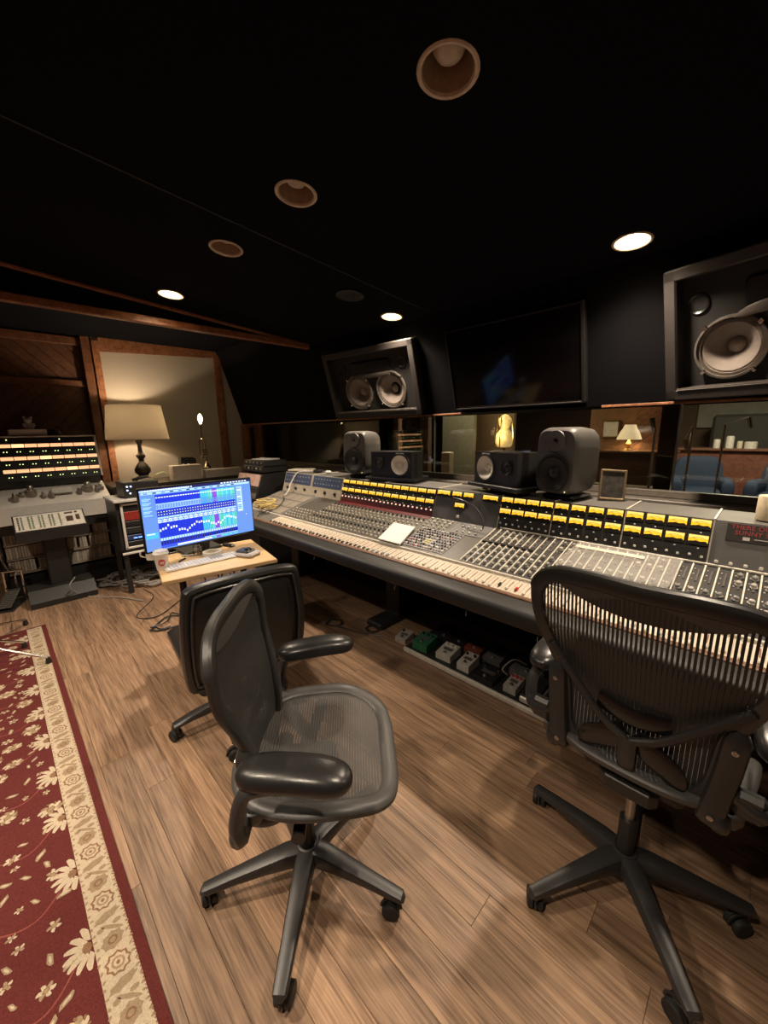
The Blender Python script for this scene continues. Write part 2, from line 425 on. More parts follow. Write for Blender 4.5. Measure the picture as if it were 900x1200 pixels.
# ------------------------------------------------------------------ ceiling (slopes gently down towards the window wall)
CEIL = mat('ceiling_black_cloth', (0.006, 0.006, 0.008), 0.95, spec=0.05, scale=300, bump=0.2)
def cz(y): return 2.40 + 0.08 * (2.44 - y)
FIX_ON = [(200, 345), (741, 283), (459, 371)]
FIX_OFF = [(525, 83), (347, 227), (265, 291)]
def ceil_pt(q):
    z = 2.45
    for _ in range(12): P = px(q[0], q[1], Z=z); z = cz(P.y)
    return P
FIX = [(ceil_pt(q), 'on') for q in FIX_ON] + [(ceil_pt(q), 'off') for q in FIX_OFF]
FIX += [(V(-0.02, 1.09, cz(1.09)), 'far'), (V(-2.6, -0.65, cz(-0.65)), 'far'), (V(-1.5, -0.65, cz(-0.65)), 'far'), (V(-0.3, -0.65, cz(-0.65)), 'far'), (V(1.0, 2.40, cz(2.4)), 'far')]
xs = sorted({-3.6, 2.35} | {round(p.x + s * .09, 4) for p, _ in FIX for s in (-1, 1)}); ys = sorted({-3.15, 2.62} | {round(p.y + s * .09, 4) for p, _ in FIX for s in (-1, 1)})
cb = MB()
def in_cell(v, a, b): return a - 1e-4 <= v - .0 <= b + 1e-4
for i in range(len(xs) - 1):
    for j in range(len(ys) - 1):
        a, b, c, d = xs[i], xs[i + 1], ys[j], ys[j + 1]; mx, my = (a + b) / 2, (c + d) / 2
        if any(abs(p.x - mx) < .09 and abs(p.y - my) < .09 for p, _ in FIX): continue
        cb.quad((a, c, cz(c)), (a, d, cz(d)), (b, d, cz(d)), (b, c, cz(c)))
FR = 0.078
for p, _ in FIX:
    n = 24; vs = []
    for i in range(n):
        t = 2 * PI * i / n; c, s_ = math.cos(t), math.sin(t); k = .09 / max(abs(c), abs(s_)); vs.append((p.x + c * k, p.y + s_ * k, cz(p.y + s_ * k)))
    for i in range(n):
        t = 2 * PI * i / n; vs.append((p.x + FR * math.cos(t), p.y + FR * math.sin(t), cz(p.y + FR * math.sin(t))))
    cb.add(vs, [(i, n + i, n + (i + 1) % n, (i + 1) % n) for i in range(n)])
cb.quad((-3.6, -3.15, 2.95), (2.35, -3.15, 2.95), (2.35, 2.62, 2.95), (-3.6, 2.62, 2.95))
cb.quad((-6.15, -3.15, 2.66), (-6.15, 3.3, 2.66), (-3.6, 3.3, 2.66), (-3.6, -3.15, 2.66))
ceiling = struct(cb.build('ceiling', CEIL, None, 0))
for X in (-2.02, 0.35):                          # stretched-cloth seams across the ceiling
    MB().box((0, 0, 0), (0.012, 5.5, 0.006), 0, None, .002).build('seam_batten', mat('seam_batten_cloth', (0.016, 0.013, 0.012), 0.8), ceiling, 0)
    o = ceiling.children[-1]; o.location = (X, -0.2, cz(-0.2) - .003); o.rotation_euler = (-math.atan(.08), 0, 0)
fas = MB(); fas.prism([(-3.6, -3.1, 2.36), (-3.6, 2.62, 2.36), (-3.6, 2.62, cz(2.62) + .02), (-3.6, -3.1, cz(-3.1) + .02)], (-.04, 0, 0))
fascia = struct(fas.build('ceiling_fascia', CEIL, ceiling, 0))
t1 = struct(MB().box((-3.595, -.28, 2.375), (0.055, 5.6, 0.055), 0, None, .006).build('trim_1', TRIMW))
m_ = MB(); m_.T = Matrix.Translation(V(-3.585, -.28, cz(-.28) - .012)) @ Matrix.Rotation(-math.atan(.08), 4, 'X'); m_.box((0, 0, 0), (0.03, 5.5, 0.024), 0, None, .004)
struct(m_.build('trim_2', TRIMW))

# downlights
CAN = mat('downlight_reflector', (0.42, 0.30, 0.2), 0.35, 0.3); RIM = mat('downlight_rim', (0.62, 0.50, 0.38), 0.5)
HOT = glow('lit_bulb', (1.0, 0.86, 0.58), 60.0); COLD = mat('unlit_bulb', (0.5, 0.42, 0.33), 0.5)
LAB = {0: 'lit recessed ceiling downlight beside the long wooden fascia strip', 1: 'lit recessed ceiling downlight in front of the round-woofer wall speaker', 2: 'lit recessed ceiling downlight in front of the twin-woofer wall speaker',
       3: 'dark unlit recessed downlight with a deep tan reflector, last of its row over the chairs', 4: 'unlit tan recessed downlight in the middle of the ceiling row', 6: 'lit recessed ceiling downlight directly above the chair with the slatted back', 10: 'lit recessed ceiling downlight past the wall speaker with the horn lip',
       5: 'unlit tan recessed downlight next to the lit one by the wooden fascia'}
can_me = MB().lathe([(FR, 0), (FR * .94, .012), (FR * .86, .05), (FR * .8, .1)], n=28).mesh('reflector', CAN)
for p_ in (can_me,): pass
rim_me = MB().lathe([(FR * .95, .004), (FR * 1.0, -.004), (FR * 1.1, -.006), (FR * 1.16, -.002), (FR * 1.16, .004), (FR * .95, .004)], n=28).mesh('rim', RIM)
bulb_on = MB().lathe([(0, -.028), (.02, -.026), (.038, -.016), (.046, 0), (.046, .02), (.03, .045)], n=20).mesh('bulb', HOT)
bulb_off = MB().lathe([(0, -.028), (.02, -.026), (.038, -.016), (.048, 0), (.05, .02), (.03, .045)], n=20).mesh('bulb', COLD)
for i, (p, st) in enumerate(FIX):
    t = thing('recessed_downlight', LAB.get(i, 'lit recessed ceiling downlight over the rear of the room'), 'ceiling light', p, 0, 'recessed ceiling downlights')
    t.rotation_euler = (-math.atan(.08), 0, 0)
    inst('reflector', can_me, t); inst('rim', rim_me, t); inst('bulb', bulb_off if st == 'off' else bulb_on, t, (0, 0, .058))
    pw = {'on': (34, 26, 26)[i % 3], 'off': 0, 'far': 30}[st] if i < 6 else (15, 28, 34, 26, 16)[i - 6]
    if st != 'off': lamp('downlight_beam', 'SPOT', (0, 0, .012), pw * 4.0, WARM, .045, None, math.radians(125), .9, t)
o = MB().lathe([(.09, .004), (.1, -.006), (.085, -.01), (.08, -.004), (.06, -.004), (.055, -.01), (.03, -.004), (.0, -.008)], n=28)
q = ceil_pt((410, 345)); o = o.build('ceiling_speaker', mat('vent_black', (0.02, .018, .017), .5)); o.location = q + V(0, 0, -.004); o.rotation_euler = (-math.atan(.08), 0, 0)
tag(o, 'small round black grille set in the dark ceiling', 'grille')

# ------------------------------------------------------------------ end wall with lamp (wall_left), other walls
PLAS = mat('wall_cream_cloth', (0.40, 0.355, 0.30), 0.9, var=0.06, scale=120, bump=0.2)
DWOOD = wood('dark_wall_boards', (0.06, 0.024, 0.012), (0.15, 0.062, 0.03), 0.5, (3, 3, 3), 5, True)
A = V(-5.97, 1.06, 0); B = V(-5.95, 2.52, 0); Cc = V(-5.94, 3.16, 0)
wb_ = MB()
wb_.prism([(-6.08, -3.1, 0), (-6.08, 1.06, 0), (-6.08, 1.06, 2.66), (-6.08, -3.1, 2.66)], (-.08, 0, 0), 1)
wb_.prism([A, B, B + V(0, 0, 2.66), A + V(0, 0, 2.66)], (-.1, 0, 0)); wb_.prism([B, Cc, Cc + V(0, 0, 2.66), B + V(0, 0, 2.66)], (-.1, 0, 0))
wl = struct(wb_.build('wall_left', [PLAS, mat('wall_backing', (0.03, .015, .01), .9)], None, 0))
# diagonal boards on the part behind the tape machine
for lo, hi, sgn in ((2.16, 2.56, 1), (1.3, 2.08, -1)):
    k = -10
    while k < 40:
        y0 = -1.2 + k * 0.15; poly = []
        # parallelogram clipped to the panel -1.2..1.0
        h = hi - lo; pa = [(y0, lo), (y0 + .142, lo), (y0 + .142 + sgn * h * -1.0, hi), (y0 + sgn * h * -1.0, hi)]
        def clip(P, ax, val, keep_less):
            out = []
            for i in range(len(P)):
                p, q = P[i], P[(i + 1) % len(P)]; ip = (p[ax] <= val) == keep_less; iq = (q[ax] <= val) == keep_less
                if ip: out.append(p)
                if ip != iq:
                    s_ = (val - p[ax]) / (q[ax] - p[ax]); out.append(tuple(p[e] + (q[e] - p[e]) * s_ for e in (0, 1)))
            return out
        pa = clip(clip(pa, 0, 0.97, True), 0, -1.2, False) if pa else pa
        if len(pa) >= 3:
            MB().prism([(-6.08, a, b) for a, b in pa], (.022, 0, 0)).build('board', DWOOD, wl, 0)
        k += 1
for nm, c, d in (('rail', (-6.05, -.1, 2.60), (.07, 2.3, .09)), ('rail', (-6.05, -.1, 2.12), (.07, 2.3, .07)), ('post', (-6.02, 1.0, 1.33), (.12, .09, 2.66)), ('rail', (-6.05, -.1, 1.26), (.07, 2.3, .08))):
    MB().box(c, d, 0, None, .006).build(nm, wood('dark_wall_frame', (.08, .03, .014), (.2, .08, .036), .45, (2, 2, 2), 5), wl, 0)
def along(p, q, z0, z1, w0, th, name, mt, parent):
    """a plank lying on the wall line p->q"""
    d = (q - p); n = V(d.y, -d.x, 0).normalized() if (V(d.y, -d.x, 0)).x > 0 else V(-d.y, d.x, 0).normalized()
    m = MB(); m.prism([p + V(0, 0, z0), q + V(0, 0, z0), q + V(0, 0, z1), p + V(0, 0, z1)], n * th); return m.build(name, mt, parent, 0)
dAB = (B - A).normalized(); dBC = (Cc - B).normalized()
struct(along(A, A + dAB * .07, 0, 2.62, 0, .03, 'trim_3', TRIMW, None))
m_ = MB(); m_.prism([A + dAB * .07 + V(0, 0, 2.50), B + V(0, 0, 2.57), B + V(0, 0, 2.66), A + dAB * .07 + V(0, 0, 2.66)], (.025, 0, 0)); struct(m_.build('trim_4', TRIMW, None, 0))
struct(along(B - dAB * .03, B + dBC * .07, 0, 2.62, 0, .03, 'trim_5', TRIMW, None))
wb2 = MB(); wb2.box((-1.85, -3.15, 1.35), (8.6, .1, 2.7)); struct(wb2.build('wall_back', DWOOD, None, 0))
wr = MB(); wr.box((2.4, 0.05, 1.35), (.1, 6.5, 2.7)); struct(wr.build('wall_right', DWOOD, None, 0))

# ------------------------------------------------------------------ window wall (wall_front) with the overhanging speaker soffit
sof = MB()
SY0, SZ0, SY1, SZ1 = 2.86, 1.635, 2.62, 2.46
def soff(x0, x1): sof.prism([(x0, SY0, SZ0), (x0, 3.35, SZ0), (x0, 3.35, 2.7), (x0, SY1 - .09, 2.7), (x0, SY1, SZ1)], (x1 - x0, 0, 0))
soff(-5.95, 2.35)
soffit = struct(sof.build('wall_soffit', FABRIC, None, 0))
wf = MB(); wf.box((-1.8, 3.23, .5), (8.3, .16, 1.0)); wallf = struct(wf.build('wall_front', mat('wall_front_dark', (.03, .025, .022), .8), None, 0))
o = MB().box((-3.9, SY0 - .003, SZ0 - .004), (4.06, .022, .016), 0, None, .003); struct(o.build('trim_6', TRIMW))
o = MB().box((0.74, SY0 - .003, SZ0 - .004), (3.15, .022, .016), 0, None, .003); struct(o.build('trim_7', TRIMW))
o = MB().box((-1.8, 3.08, 1.015), (8.3, .14, .03), 0, None, .006); sill = struct(o.build('window_sill', mat('sill_dark_paint', (.16, .14, .12), .35)))

GLASS = pane_mat('studio_glass', (.84, .86, .80), .035)
window = bpy.data.objects.new('window_1', None); COL.objects.link(window); struct(window)
for a, b in ((-5.9, -2.42), (-2.42, -.455), (-.455, 2.3)):
    MB().box(((a + b) / 2, 3.155, 1.34), (b - a - .006, .012, .62)).build('pane', GLASS, window, 0)
MB().box((-.455, 3.15, 1.34), (.008, .02, .62)).build('glass_joint', mat('silicone', (.4, .4, .36), .4), window, 0)
MB().box((-2.42, 3.15, 1.34), (.008, .02, .62)).build('glass_joint', MATS['silicone'], window, 0)
MB().box((-1.8, 3.15, 1.055), (8.2, .05, .05), 0, None, .006).build('window_frame', mat('window_frame_paint', (.2, .17, .14), .4), window, 0)
# timber jamb where the window meets the end wall
j = MB(); j.box((-5.9, 3.04, 1.32), (.1, .16, .63)); j.box((-5.92, 2.88, 1.32), (.06, .12, .63)); j = struct(j.build('trim_8', TRIMW, None, 0))
MB().box((-5.86, 2.955, 1.31), (.05, .05, .56)).build('slot', BLACK, j, 0)
# ------------------------------------------------------------------ mixing console
CON = thing('mixing_console', 'long cream and black mixing console with rows of yellow meters', 'mixing console', (-1.5, 1.9, 0))
CO = V(1.5, -1.9, 0)
CX0, CX1 = -3.68, 0.75
PANEL = mat('console_dark_panel', (.035, .033, .032), .42); GPAN = mat('console_grey_panel', (.15, .145, .14), .38, .2, .06, 30)
FPAN = mat('console_cream_fader_panel', (.56, .49, .39), .45, var=.05); REDP = mat('console_red_strip', (.09, .012, .014), .4)
ARML = mat('console_armrest_vinyl', (.011, .0105, .010), .55, bump=.15, scale=120); CWOOD = wood('console_walnut', (.10, .05, .03), (.22, .12, .075), .4, (1, 6, 6), 4)
SLOT = mat('fader_slot', (.20, .085, .05), .6); LINE = mat('console_cream_divider', (.66, .61, .52), .4)
def cpart(name, m, mt, smooth=35, parent=None):
    m.v = [tuple(Vector(q) + CO) for q in m.v]; return m.build(name, mt, parent or CON, smooth)
def ext(prof, x0, x1, mi=0): return MB().prism([(x0, y, z) for y, z in prof], (x1 - x0, 0, 0), mi)
# armrest: padded roll along the front
ap = [(1.462, .672), (1.455, .685), (1.453, .728), (1.459, .742), (1.472, .749), (1.52, .754), (1.562, .753), (1.562, .62), (1.49, .66)]
cpart('armrest', ext(ap, CX0, CX1), ARML, 50)
cpart('wood_strip', MB().box(((CX0 + CX1) / 2, 1.578, .751), (CX1 - CX0, .03, .02), 0, None, .003), CWOOD)
F0, F1 = (1.593, .752), (1.722, .775)                    # fader panel from front to back
P0, P1 = (1.735, .785), (2.135, .895)                    # main panel
B0, B1 = (2.14, .895), (2.205, 1.092)                    # meter bridge face
XF = -3.02
cpart('fader_panel', ext([F0, F1, (F1[0], .6), (F0[0], .6)], XF, CX1), FPAN, 0)
cpart('side_shelf', ext([F0, F1, (F1[0], .6), (F0[0], .6)], CX0, XF - .004), GPAN, 0)
cpart('cream_rail', MB().box(((CX0 + CX1) / 2, 1.729, .781), (CX1 - CX0, .012, .016), 0, None, .002), LINE)
cpart('body', ext([(1.562, .62), (1.735, .60), (2.5, .60), (2.5, 1.07), (2.21, 1.07), (2.15, .89), (1.735, .775), (1.562, .745)], CX0, CX1), BLACK, 0)
cpart('bridge_top', ext([(2.205, 1.07), (2.205, 1.092), (2.5, 1.092), (2.5, 1.07)], CX0, CX1), mat('bridge_top_vinyl', (.13, .12, .11), .5, bump=.1), 0)
for X in (-3.45, -2.03, -.22, .6):
    m = MB(); m.box((X, 2.28, .33), (.14, .36, .6), 0, None, .01); m.box((X, 2.2, .025), (.16, .62, .05), 0, None, .01); cpart('pedestal', m, BLACK)
cpart('modesty_panel', MB().box(((CX0 + CX1) / 2, 2.46, .305), (CX1 - CX0 - .1, .03, .6)), mat('modesty_black', (.012, .011, .011), .7), 0)
for X in (-2.2, -1.42, -.95, -.6):
    cpart('hook', MB().tube([V(X, 1.5, .645), V(X, 1.495, .63), V(X + .004, 1.49, .622)], .0022, 6), STEEL)

def onp(a, b, t): return (a[0] + (b[0] - a[0]) * t, a[1] + (b[1] - a[1]) * t)
PN = V(0, -(P1[1] - P0[1]), P1[0] - P0[0]).normalized(); FN = V(0, -(F1[1] - F0[1]), F1[0] - F0[0]).normalized(); BN = V(0, -(B1[1] - B0[1]), B1[0] - B0[0]).normalized()
PROT = Matrix(((1, 0, 0), (0, PN.z, PN.y), (0, -PN.y, PN.z))); PROT = Matrix.Rotation(math.atan2(P1[1] - P0[1], P1[0] - P0[0]), 3, 'X'); FROT = Matrix.Rotation(math.atan2(F1[1] - F0[1], F1[0] - F0[0]), 3, 'X')
BROT = Matrix.Rotation(math.atan2(B1[1] - B0[1], B1[0] - B0[0]), 3, 'X')
def pp(x, t, h=0): y, z = onp(P0, P1, t); return V(x, y, z) + PN * h
def fp(x, t, h=0): y, z = onp(F0, F1, t); return V(x, y, z) + FN * h
def bp_(x, t, h=0): y, z = onp(B0, B1, t); return V(x, y, z) + BN * h
PE, FE, BE = PROT.to_euler(), FROT.to_euler(), BROT.to_euler()
LP = math.hypot(P1[0] - P0[0], P1[1] - P0[1]); LB = math.hypot(B1[0] - B0[0], B1[1] - B0[1])

SECT = [(-3.66, -3.16, 'blue'), (-3.16, -2.685, 'blue'), (-2.685, -2.165, 'm6'), (-2.165, -1.655, 'm6'), (-1.655, -1.155, 'mid'), (-1.155, -.835, 'm4'), (-.835, -.485, 'm4'), (-.485, -.145, 'm4'), (-.145, .30, 'sign'), (.30, .73, 'm4')]
# meters
MY = glow('meter_amber', (1.0, .50, .025), .85); MYL = glow('meter_pale_amber', (1.0, .66, .15), .85)
MBL = mat('meter_black', (.012, .011, .010), .35)
def meter(wd, ht):
    m = MB(); m.box((0, 0, .004), (wd, ht, .008), 0, None, .0015)
    z = .0086; w2, h2 = wd * .46, ht * .46
    n = 9; top = [(w2 * (1 - 2 * i / (n - 1)), h2, z) for i in range(n)]
    lo = [(-w2 + 2 * w2 * i / (n - 1), -h2 * (.12 + .42 * abs(math.sin(i * .9 + .3)) * .5 + (.25 if i in (0, n - 1) else 0)), z) for i in range(n)]
    for i in range(n - 1):
        a, b = lo[i], lo[i + 1]; c, d = (b[0], h2, z), (a[0], h2, z)
        m.add([a, b, c, d], [(0, 1, 2, 3)], 1)
    m.add([(-w2, h2 * .35, z + .0003), (w2, h2 * .35, z + .0003), (w2, h2, z + .0003), (-w2, h2, z + .0003)], [(0, 1, 2, 3)], 2)
    arc = [V(w2 * .8 * math.cos(PI * (.15 + .7 * i / 8)), h2 * (-.1 + .65 * math.sin(PI * (.15 + .7 * i / 8))), z + .0008) for i in range(9)]
    m.sweep(arc, [(-.0007, 0), (.0007, 0)], (0, 0, 1), mi=0, cap=False)
    m.sweep([V(0, -h2 * .2, z + .001), V(-w2 * .55, h2 * .45, z + .001)], [(-.0007, 0), (.0007, 0)], (0, 0, 1), mi=0, cap=False)
    return m.mesh('vu_meter', [MBL, MY, MYL], 0)
m6 = meter(.078, .043); m4 = meter(.076, .046); mW = meter(.112, .043)
led_w = MB().box((0, 0, .003), (.011, .011, .006), 0, None, .002).mesh('push_button', mat('button_white', (.6, .57, .52), .4), 0)
led_p = MB().lathe([(.006, 0), (.006, .004), (.003, .006), (0, .0065)], n=8).mesh('indicator_lamp', glow('led_pink', (1.0, .45, .33), 1.3))
dot_me = MB().box((0, 0, .0015), (.006, .004, .003)).mesh('lamp_dot', glow('led_pale', (.9, .8, .6), .5), 0)
def cinst(name, me, p, e, parent=None, sc=None):
    o = inst(name, me, parent or CON, p + CO, e, sc); return o
for a, b, kind in SECT:
    m = MB(); m.prism([(a + .003, B0[0], B0[1]), (b - .003, B0[0], B0[1]), (b - .003, B1[0], B1[1]), (a + .003, B1[0], B1[1])], (0, .012, -.002))
    m.v = [tuple(Vector(q) + BN * .006) for q in m.v]
    base = {'mid': GPAN, 'sign': GPAN}.get(kind, PANEL)
    if kind == 'blue': base = mat('module_cream_face', (.42, .37, .30), .45)
    mp_ = cpart('meter_panel' if kind in ('m4', 'm6') else 'bridge_panel', m, base, 0)
    # cream divider strip between bridge sections, running up the face and over the top
    d = MB(); d.prism([(b - .004, B0[0] - .004, B0[1]), (b + .004, B0[0] - .004, B0[1]), (b + .004, B1[0] - .004, B1[1] + .004), (b - .004, B1[0] - .004, B1[1] + .004)], (0, .012, 0))
    d.box((b, 2.35, 1.094), (.008, .3, .008)); cpart('divider_strip', d, LINE, 0)
    W = b - a
    if kind in ('m4', 'm6'):
        n = 4 if kind == 'm4' else 6; me = m4 if kind == 'm4' else m6
        for r, t in enumerate((.86, .52) if kind == 'm4' else (.84, .5)):
            for i in range(n): cinst('vu_meter', me, bp_(a + W * (i + .5) / n, t, .008), BE)
            for i in range(n): cinst('lamp_dot', dot_me, bp_(a + W * (i + .55) / n, t - .175, .008), BE)
        if kind == 'm4':
            for i in range(8): cinst('push_button', led_w, bp_(a + W * (i + .5) / 8, .17 + (.0 if i % 2 else .02), .008), BE)
        else:
            for i in range(12): cinst('indicator_lamp', led_p, bp_(a + W * (i + .5) / 12, .24, .008), BE)
            r_ = MB(); r_.prism([tuple(bp_(a + .004, .0, .0075)), tuple(bp_(b - .004, .0, .0075)), tuple(bp_(b - .004, .16, .0075)), tuple(bp_(a + .004, .16, .0075))], BN * .002); cpart('red_strip', r_, REDP, 0)
    elif kind == 'mid':
        for cx, me in ((a + .065, mW), (a + .175, m6), (a + .265, m6), (a + .425, mW)): cinst('vu_meter', me, bp_(cx, .86, .008), BE)
        cinst('vu_meter', m6, bp_(a + .21, .5, .008), BE); cinst('push_button', led_w, bp_(a + .21, .16, .008), BE, None, (2, 2, 1))
    elif kind == 'blue':
        m = MB(); m.prism([tuple(bp_(a + .02, .46, .007)), tuple(bp_(b - .02, .46, .007)), tuple(bp_(b - .02, .96, .007)), tuple(bp_(a + .02, .96, .007))], BN * .004); cpart('blue_module', m, mat('module_blue_face', (.045, .07, .14), .4), 0)
        for i in range(9):
            for r in range(2): cinst('push_button', led_w, bp_(a + .06 + i * (W - .12) / 8, .6 + .22 * r, .011), BE, None, (.9 if (i + r) % 3 else 1.8, .55, .7))
        kn = MB().lathe([(.015, 0), (.014, .012), (.009, .014), (0, .014)], n=12).mesh('dial', BLACK)
        for i in range(3): cinst('dial', kn, bp_(a + W * (i + .6) / 3.2, .23, .006), BE)
    else:
        for i in range(9): cinst('push_button', led_w, bp_(a + .03 + i * .047, .13, .008), BE, None, (1.2, 1.2, 1))
        for i in range(9): cinst('lamp_dot', dot_me, bp_(a + .045 + i * .047, .04, .008), BE)
        s_ = MB(); q0 = bp_(a + .05, .66, .007); s_.prism([tuple(bp_(a + .045, .60, .007)), tuple(bp_(b - .06, .60, .007)), tuple(bp_(b - .06, .96, .007)), tuple(bp_(a + .045, .96, .007))], BN * .003)
        sg = cpart('sign_plate', s_, mat('sign_black', (.03, .026, .024), .4), 0); sg['label'] = 'black sticker with red lettering'
        RT = mat('sign_red_lettering', (.42, .05, .045), .5); GT = mat('sign_white_lettering', (.6, .57, .52), .5)
        for body, t, x, sz, mt in (('THERE OUGHTA BE', .86, .058, .026, RT), ('SUNNY SOUTHERN', .745, .072, .026, RT)):
            cinst('lettering', text_mesh(body, sz, mt), bp_(a + x, t, .0105), BE)
        for x, wd, t, h in ((.1, .022, .675, .014), (.135, .07, .68, .003), (.21, .007, .655, .007), (.245, .022, .665, .01)):
            m = MB(); m.box((0, 0, 0), (wd, h, .0008)); cinst('print_mark', m.mesh('print_mark', GT, 0), bp_(a + x + wd / 2, t, .0108), BE)

# faders
CH = []
for a, b, kind in SECT[2:]:
    n = {'m6': 12, 'm4': 8, 'mid': 11, 'sign': 10}[kind]
    for i in range(n): CH.append((a + (b - a) * (i + .5) / n, kind, (b - a) / n))
CH = [(-2.98 + .0425 * i, 'x', .0425) for i in range(7)] + CH
cap_k = MB().box((0, 0, .006), (.013, .026, .012), 0, None, .004).mesh('fader_cap', mat('cap_black', (.014, .014, .014), .4), 30)
cap_b = MB().box((0, 0, .006), (.013, .026, .012), 0, None, .004).mesh('fader_cap', mat('cap_blue_grey', (.16, .21, .25), .4), 30)
cap_r = MB().box((0, 0, .006), (.015, .026, .012), 0, None, .004).mesh('fader_cap', mat('cap_red', (.45, .03, .025), .4), 30)
cap_w = MB().box((0, 0, .006), (.013, .026, .012), 0, None, .004).mesh('fader_cap', mat('cap_cream', (.6, .55, .46), .4), 30)
slot_me = MB().box((0, 0, 0), (.0042, .086, .0016)).mesh('fader_slot', SLOT, 0)
sep_me = MB().box((0, 0, 0), (.0016, .125, .001)).mesh('channel_line', mat('channel_line_paint', (.36, .29, .21), .6), 0)
for i, (x, k, wd) in enumerate(CH):
    cinst('fader_slot', slot_me, fp(x, .5, .0006), FE); cinst('channel_line', sep_me, fp(x + wd / 2, .5, .0005), FE)
    if x < -1.74: me, t = cap_k, .12 + .04 * (i % 2)
    elif x < -1.56: me, t = cap_b, .14
    elif i % 29 == 22: me, t = cap_r, .34
    elif i % 29 == 20: me, t = cap_k, .36
    else: me, t = cap_w, .16 + .05 * ((i * 7) % 3)
    cinst('fader_cap', me, fp(x, t, .001), FE)
    cinst('mute_button', led_w, fp(x, .97, .0), FE, None, (.8, .6, .6))
# left channels: rows of small white trim knobs on dark strips
tk = MB(); tk.lathe([(.0075, 0), (.0072, .009), (.005, .012), (0, .0125)], n=8); tk.box((0, .004, .0125), (.0015, .007, .001), 1)
tk = tk.mesh('trim_knob', [mat('knob_cream', (.66, .61, .52), .4), BLACK])
tkd = MB(); tkd.lathe([(.0075, 0), (.0072, .009), (.005, .012), (0, .0125)], n=8); tkd = tkd.mesh('trim_knob', mat('knob_dark', (.02, .02, .02), .35))
m = MB(); m.prism([tuple(pp(-2.99, 0, 0)), tuple(pp(-1.16, 0, 0)), tuple(pp(-1.16, 1, 0)), tuple(pp(-2.99, 1, 0))], PN * .004); cpart('channel_panel', m, mat('channel_panel_olive', (.075, .068, .056), .45), 0)
m = MB(); m.prism([tuple(pp(CX0, 0, 0)), tuple(pp(-2.995, 0, 0)), tuple(pp(-2.995, 1, 0)), tuple(pp(CX0, 1, 0))], PN * .004); cpart('blank_panel', m, GPAN, 0)
for i in range(5):
    for j in range(3): cinst('blank_plate', MB().box((0, 0, 0), (.115, .115, .004), 0, None, .001).mesh('blank_plate', mat('plate_khaki', (.24, .21, .17), .45), 0), pp(-3.61 + i * .125, .16 + j * .31, .006), PE)
m = MB(); m.prism([tuple(pp(-2.685, .9, .004)), tuple(pp(-1.66, .9, .004)), tuple(pp(-1.66, 1, .004)), tuple(pp(-2.685, 1, .004))], PN * .002); cpart('red_strip', m, REDP, 0)
for i, (x, k, wd) in enumerate(CH):
    if k == 'm6':
        for t, me in ((.07, tk), (.155, tk), (.26, tkd), (.34, tk), (.42, tk), (.5, tkd), (.58, tk), (.66, tk), (.76, tk), (.84, tkd)):
            cinst('trim_knob', me, pp(x + random.uniform(-.001, .001), t, .004), (PE.x, 0, random.uniform(-1, 1)))
        if i % 12 == 0: pass
    if k == 'x':
        for t in (.07, .16, .26, .36): cinst('trim_knob', tk, pp(x, t, .004), PE)
for x in [c[0] + c[2] / 2 for c in CH if c[1] in ('m6', 'x')]:
    q = MB().box((0, 0, 0), (.0014, LP * .86, .0012)); cinst('channel_line', q.mesh('channel_line', mat('line_olive', (.2, .18, .15), .5), 0), pp(x, .45, .0046), PE)
# centre section: routing buttons and monitor switches
a, b = SECT[4][:2]
m = MB(); m.prism([tuple(pp(a + .05, .05, .004)), tuple(pp(a + .37, .05, .004)), tuple(pp(a + .37, .62, .004)), tuple(pp(a + .05, .62, .004))], PN * .004); cpart('switch_panel', m, mat('switch_panel_lilac', (.27, .25, .25), .45), 0)
m = MB(); m.prism([tuple(pp(a + .24, .64, .004)), tuple(pp(b - .01, .64, .004)), tuple(pp(b - .01, .98, .004)), tuple(pp(a + .24, .98, .004))], PN * .003); cpart('speaker_grille_panel', m, GPAN, 0)
sw = {c: MB().box((0, 0, .005), (.010, .014, .01), 0, None, .002).mesh('switch', mat('switch_' + c, v, .4), 0) for c, v in dict(white=(.6, .57, .52), black=(.015, .015, .015), pink=(.5, .2, .22), grey=(.25, .25, .26), red=(.4, .03, .03), blue=(.12, .17, .25)).items()}
rs = random.Random(5)
for i in range(16):
    for j in range(8):
        t = .09 + j * .07; c = rs.choice(['black', 'black', 'black', 'white', 'grey', 'grey', 'pink' if j in (2, 5) else 'grey'])
        if j == 0 and 3 < i < 10: c = rs.choice(['white', 'red', 'blue'])
        if 6 <= i <= 8 and 2 <= j <= 3: continue
        cinst('switch', sw[c], pp(a + .06 + i * .02, t, .008), (PE.x, rs.uniform(-.2, .2), 0))
y_btn = MB().box((0, 0, .003), (.04, .008, .006)).mesh('label_strip', glow('strip_yellow', (.9, .75, .3), .25), 0)
for j in range(3): cinst('label_strip', y_btn, pp(a + .2, .2 + j * .05, .008), PE)
for i in range(11):
    for j in range(4):
        if i < 5: cinst('trim_knob', tk, pp(a + .03 + i * .042, .68 + j * .085, .004), PE)
        elif i > 6 and j < 2: cinst('switch', sw[rs.choice(['white', 'grey'])], pp(a + .25 + (i - 6) * .045, .7 + j * .16, .007), PE)
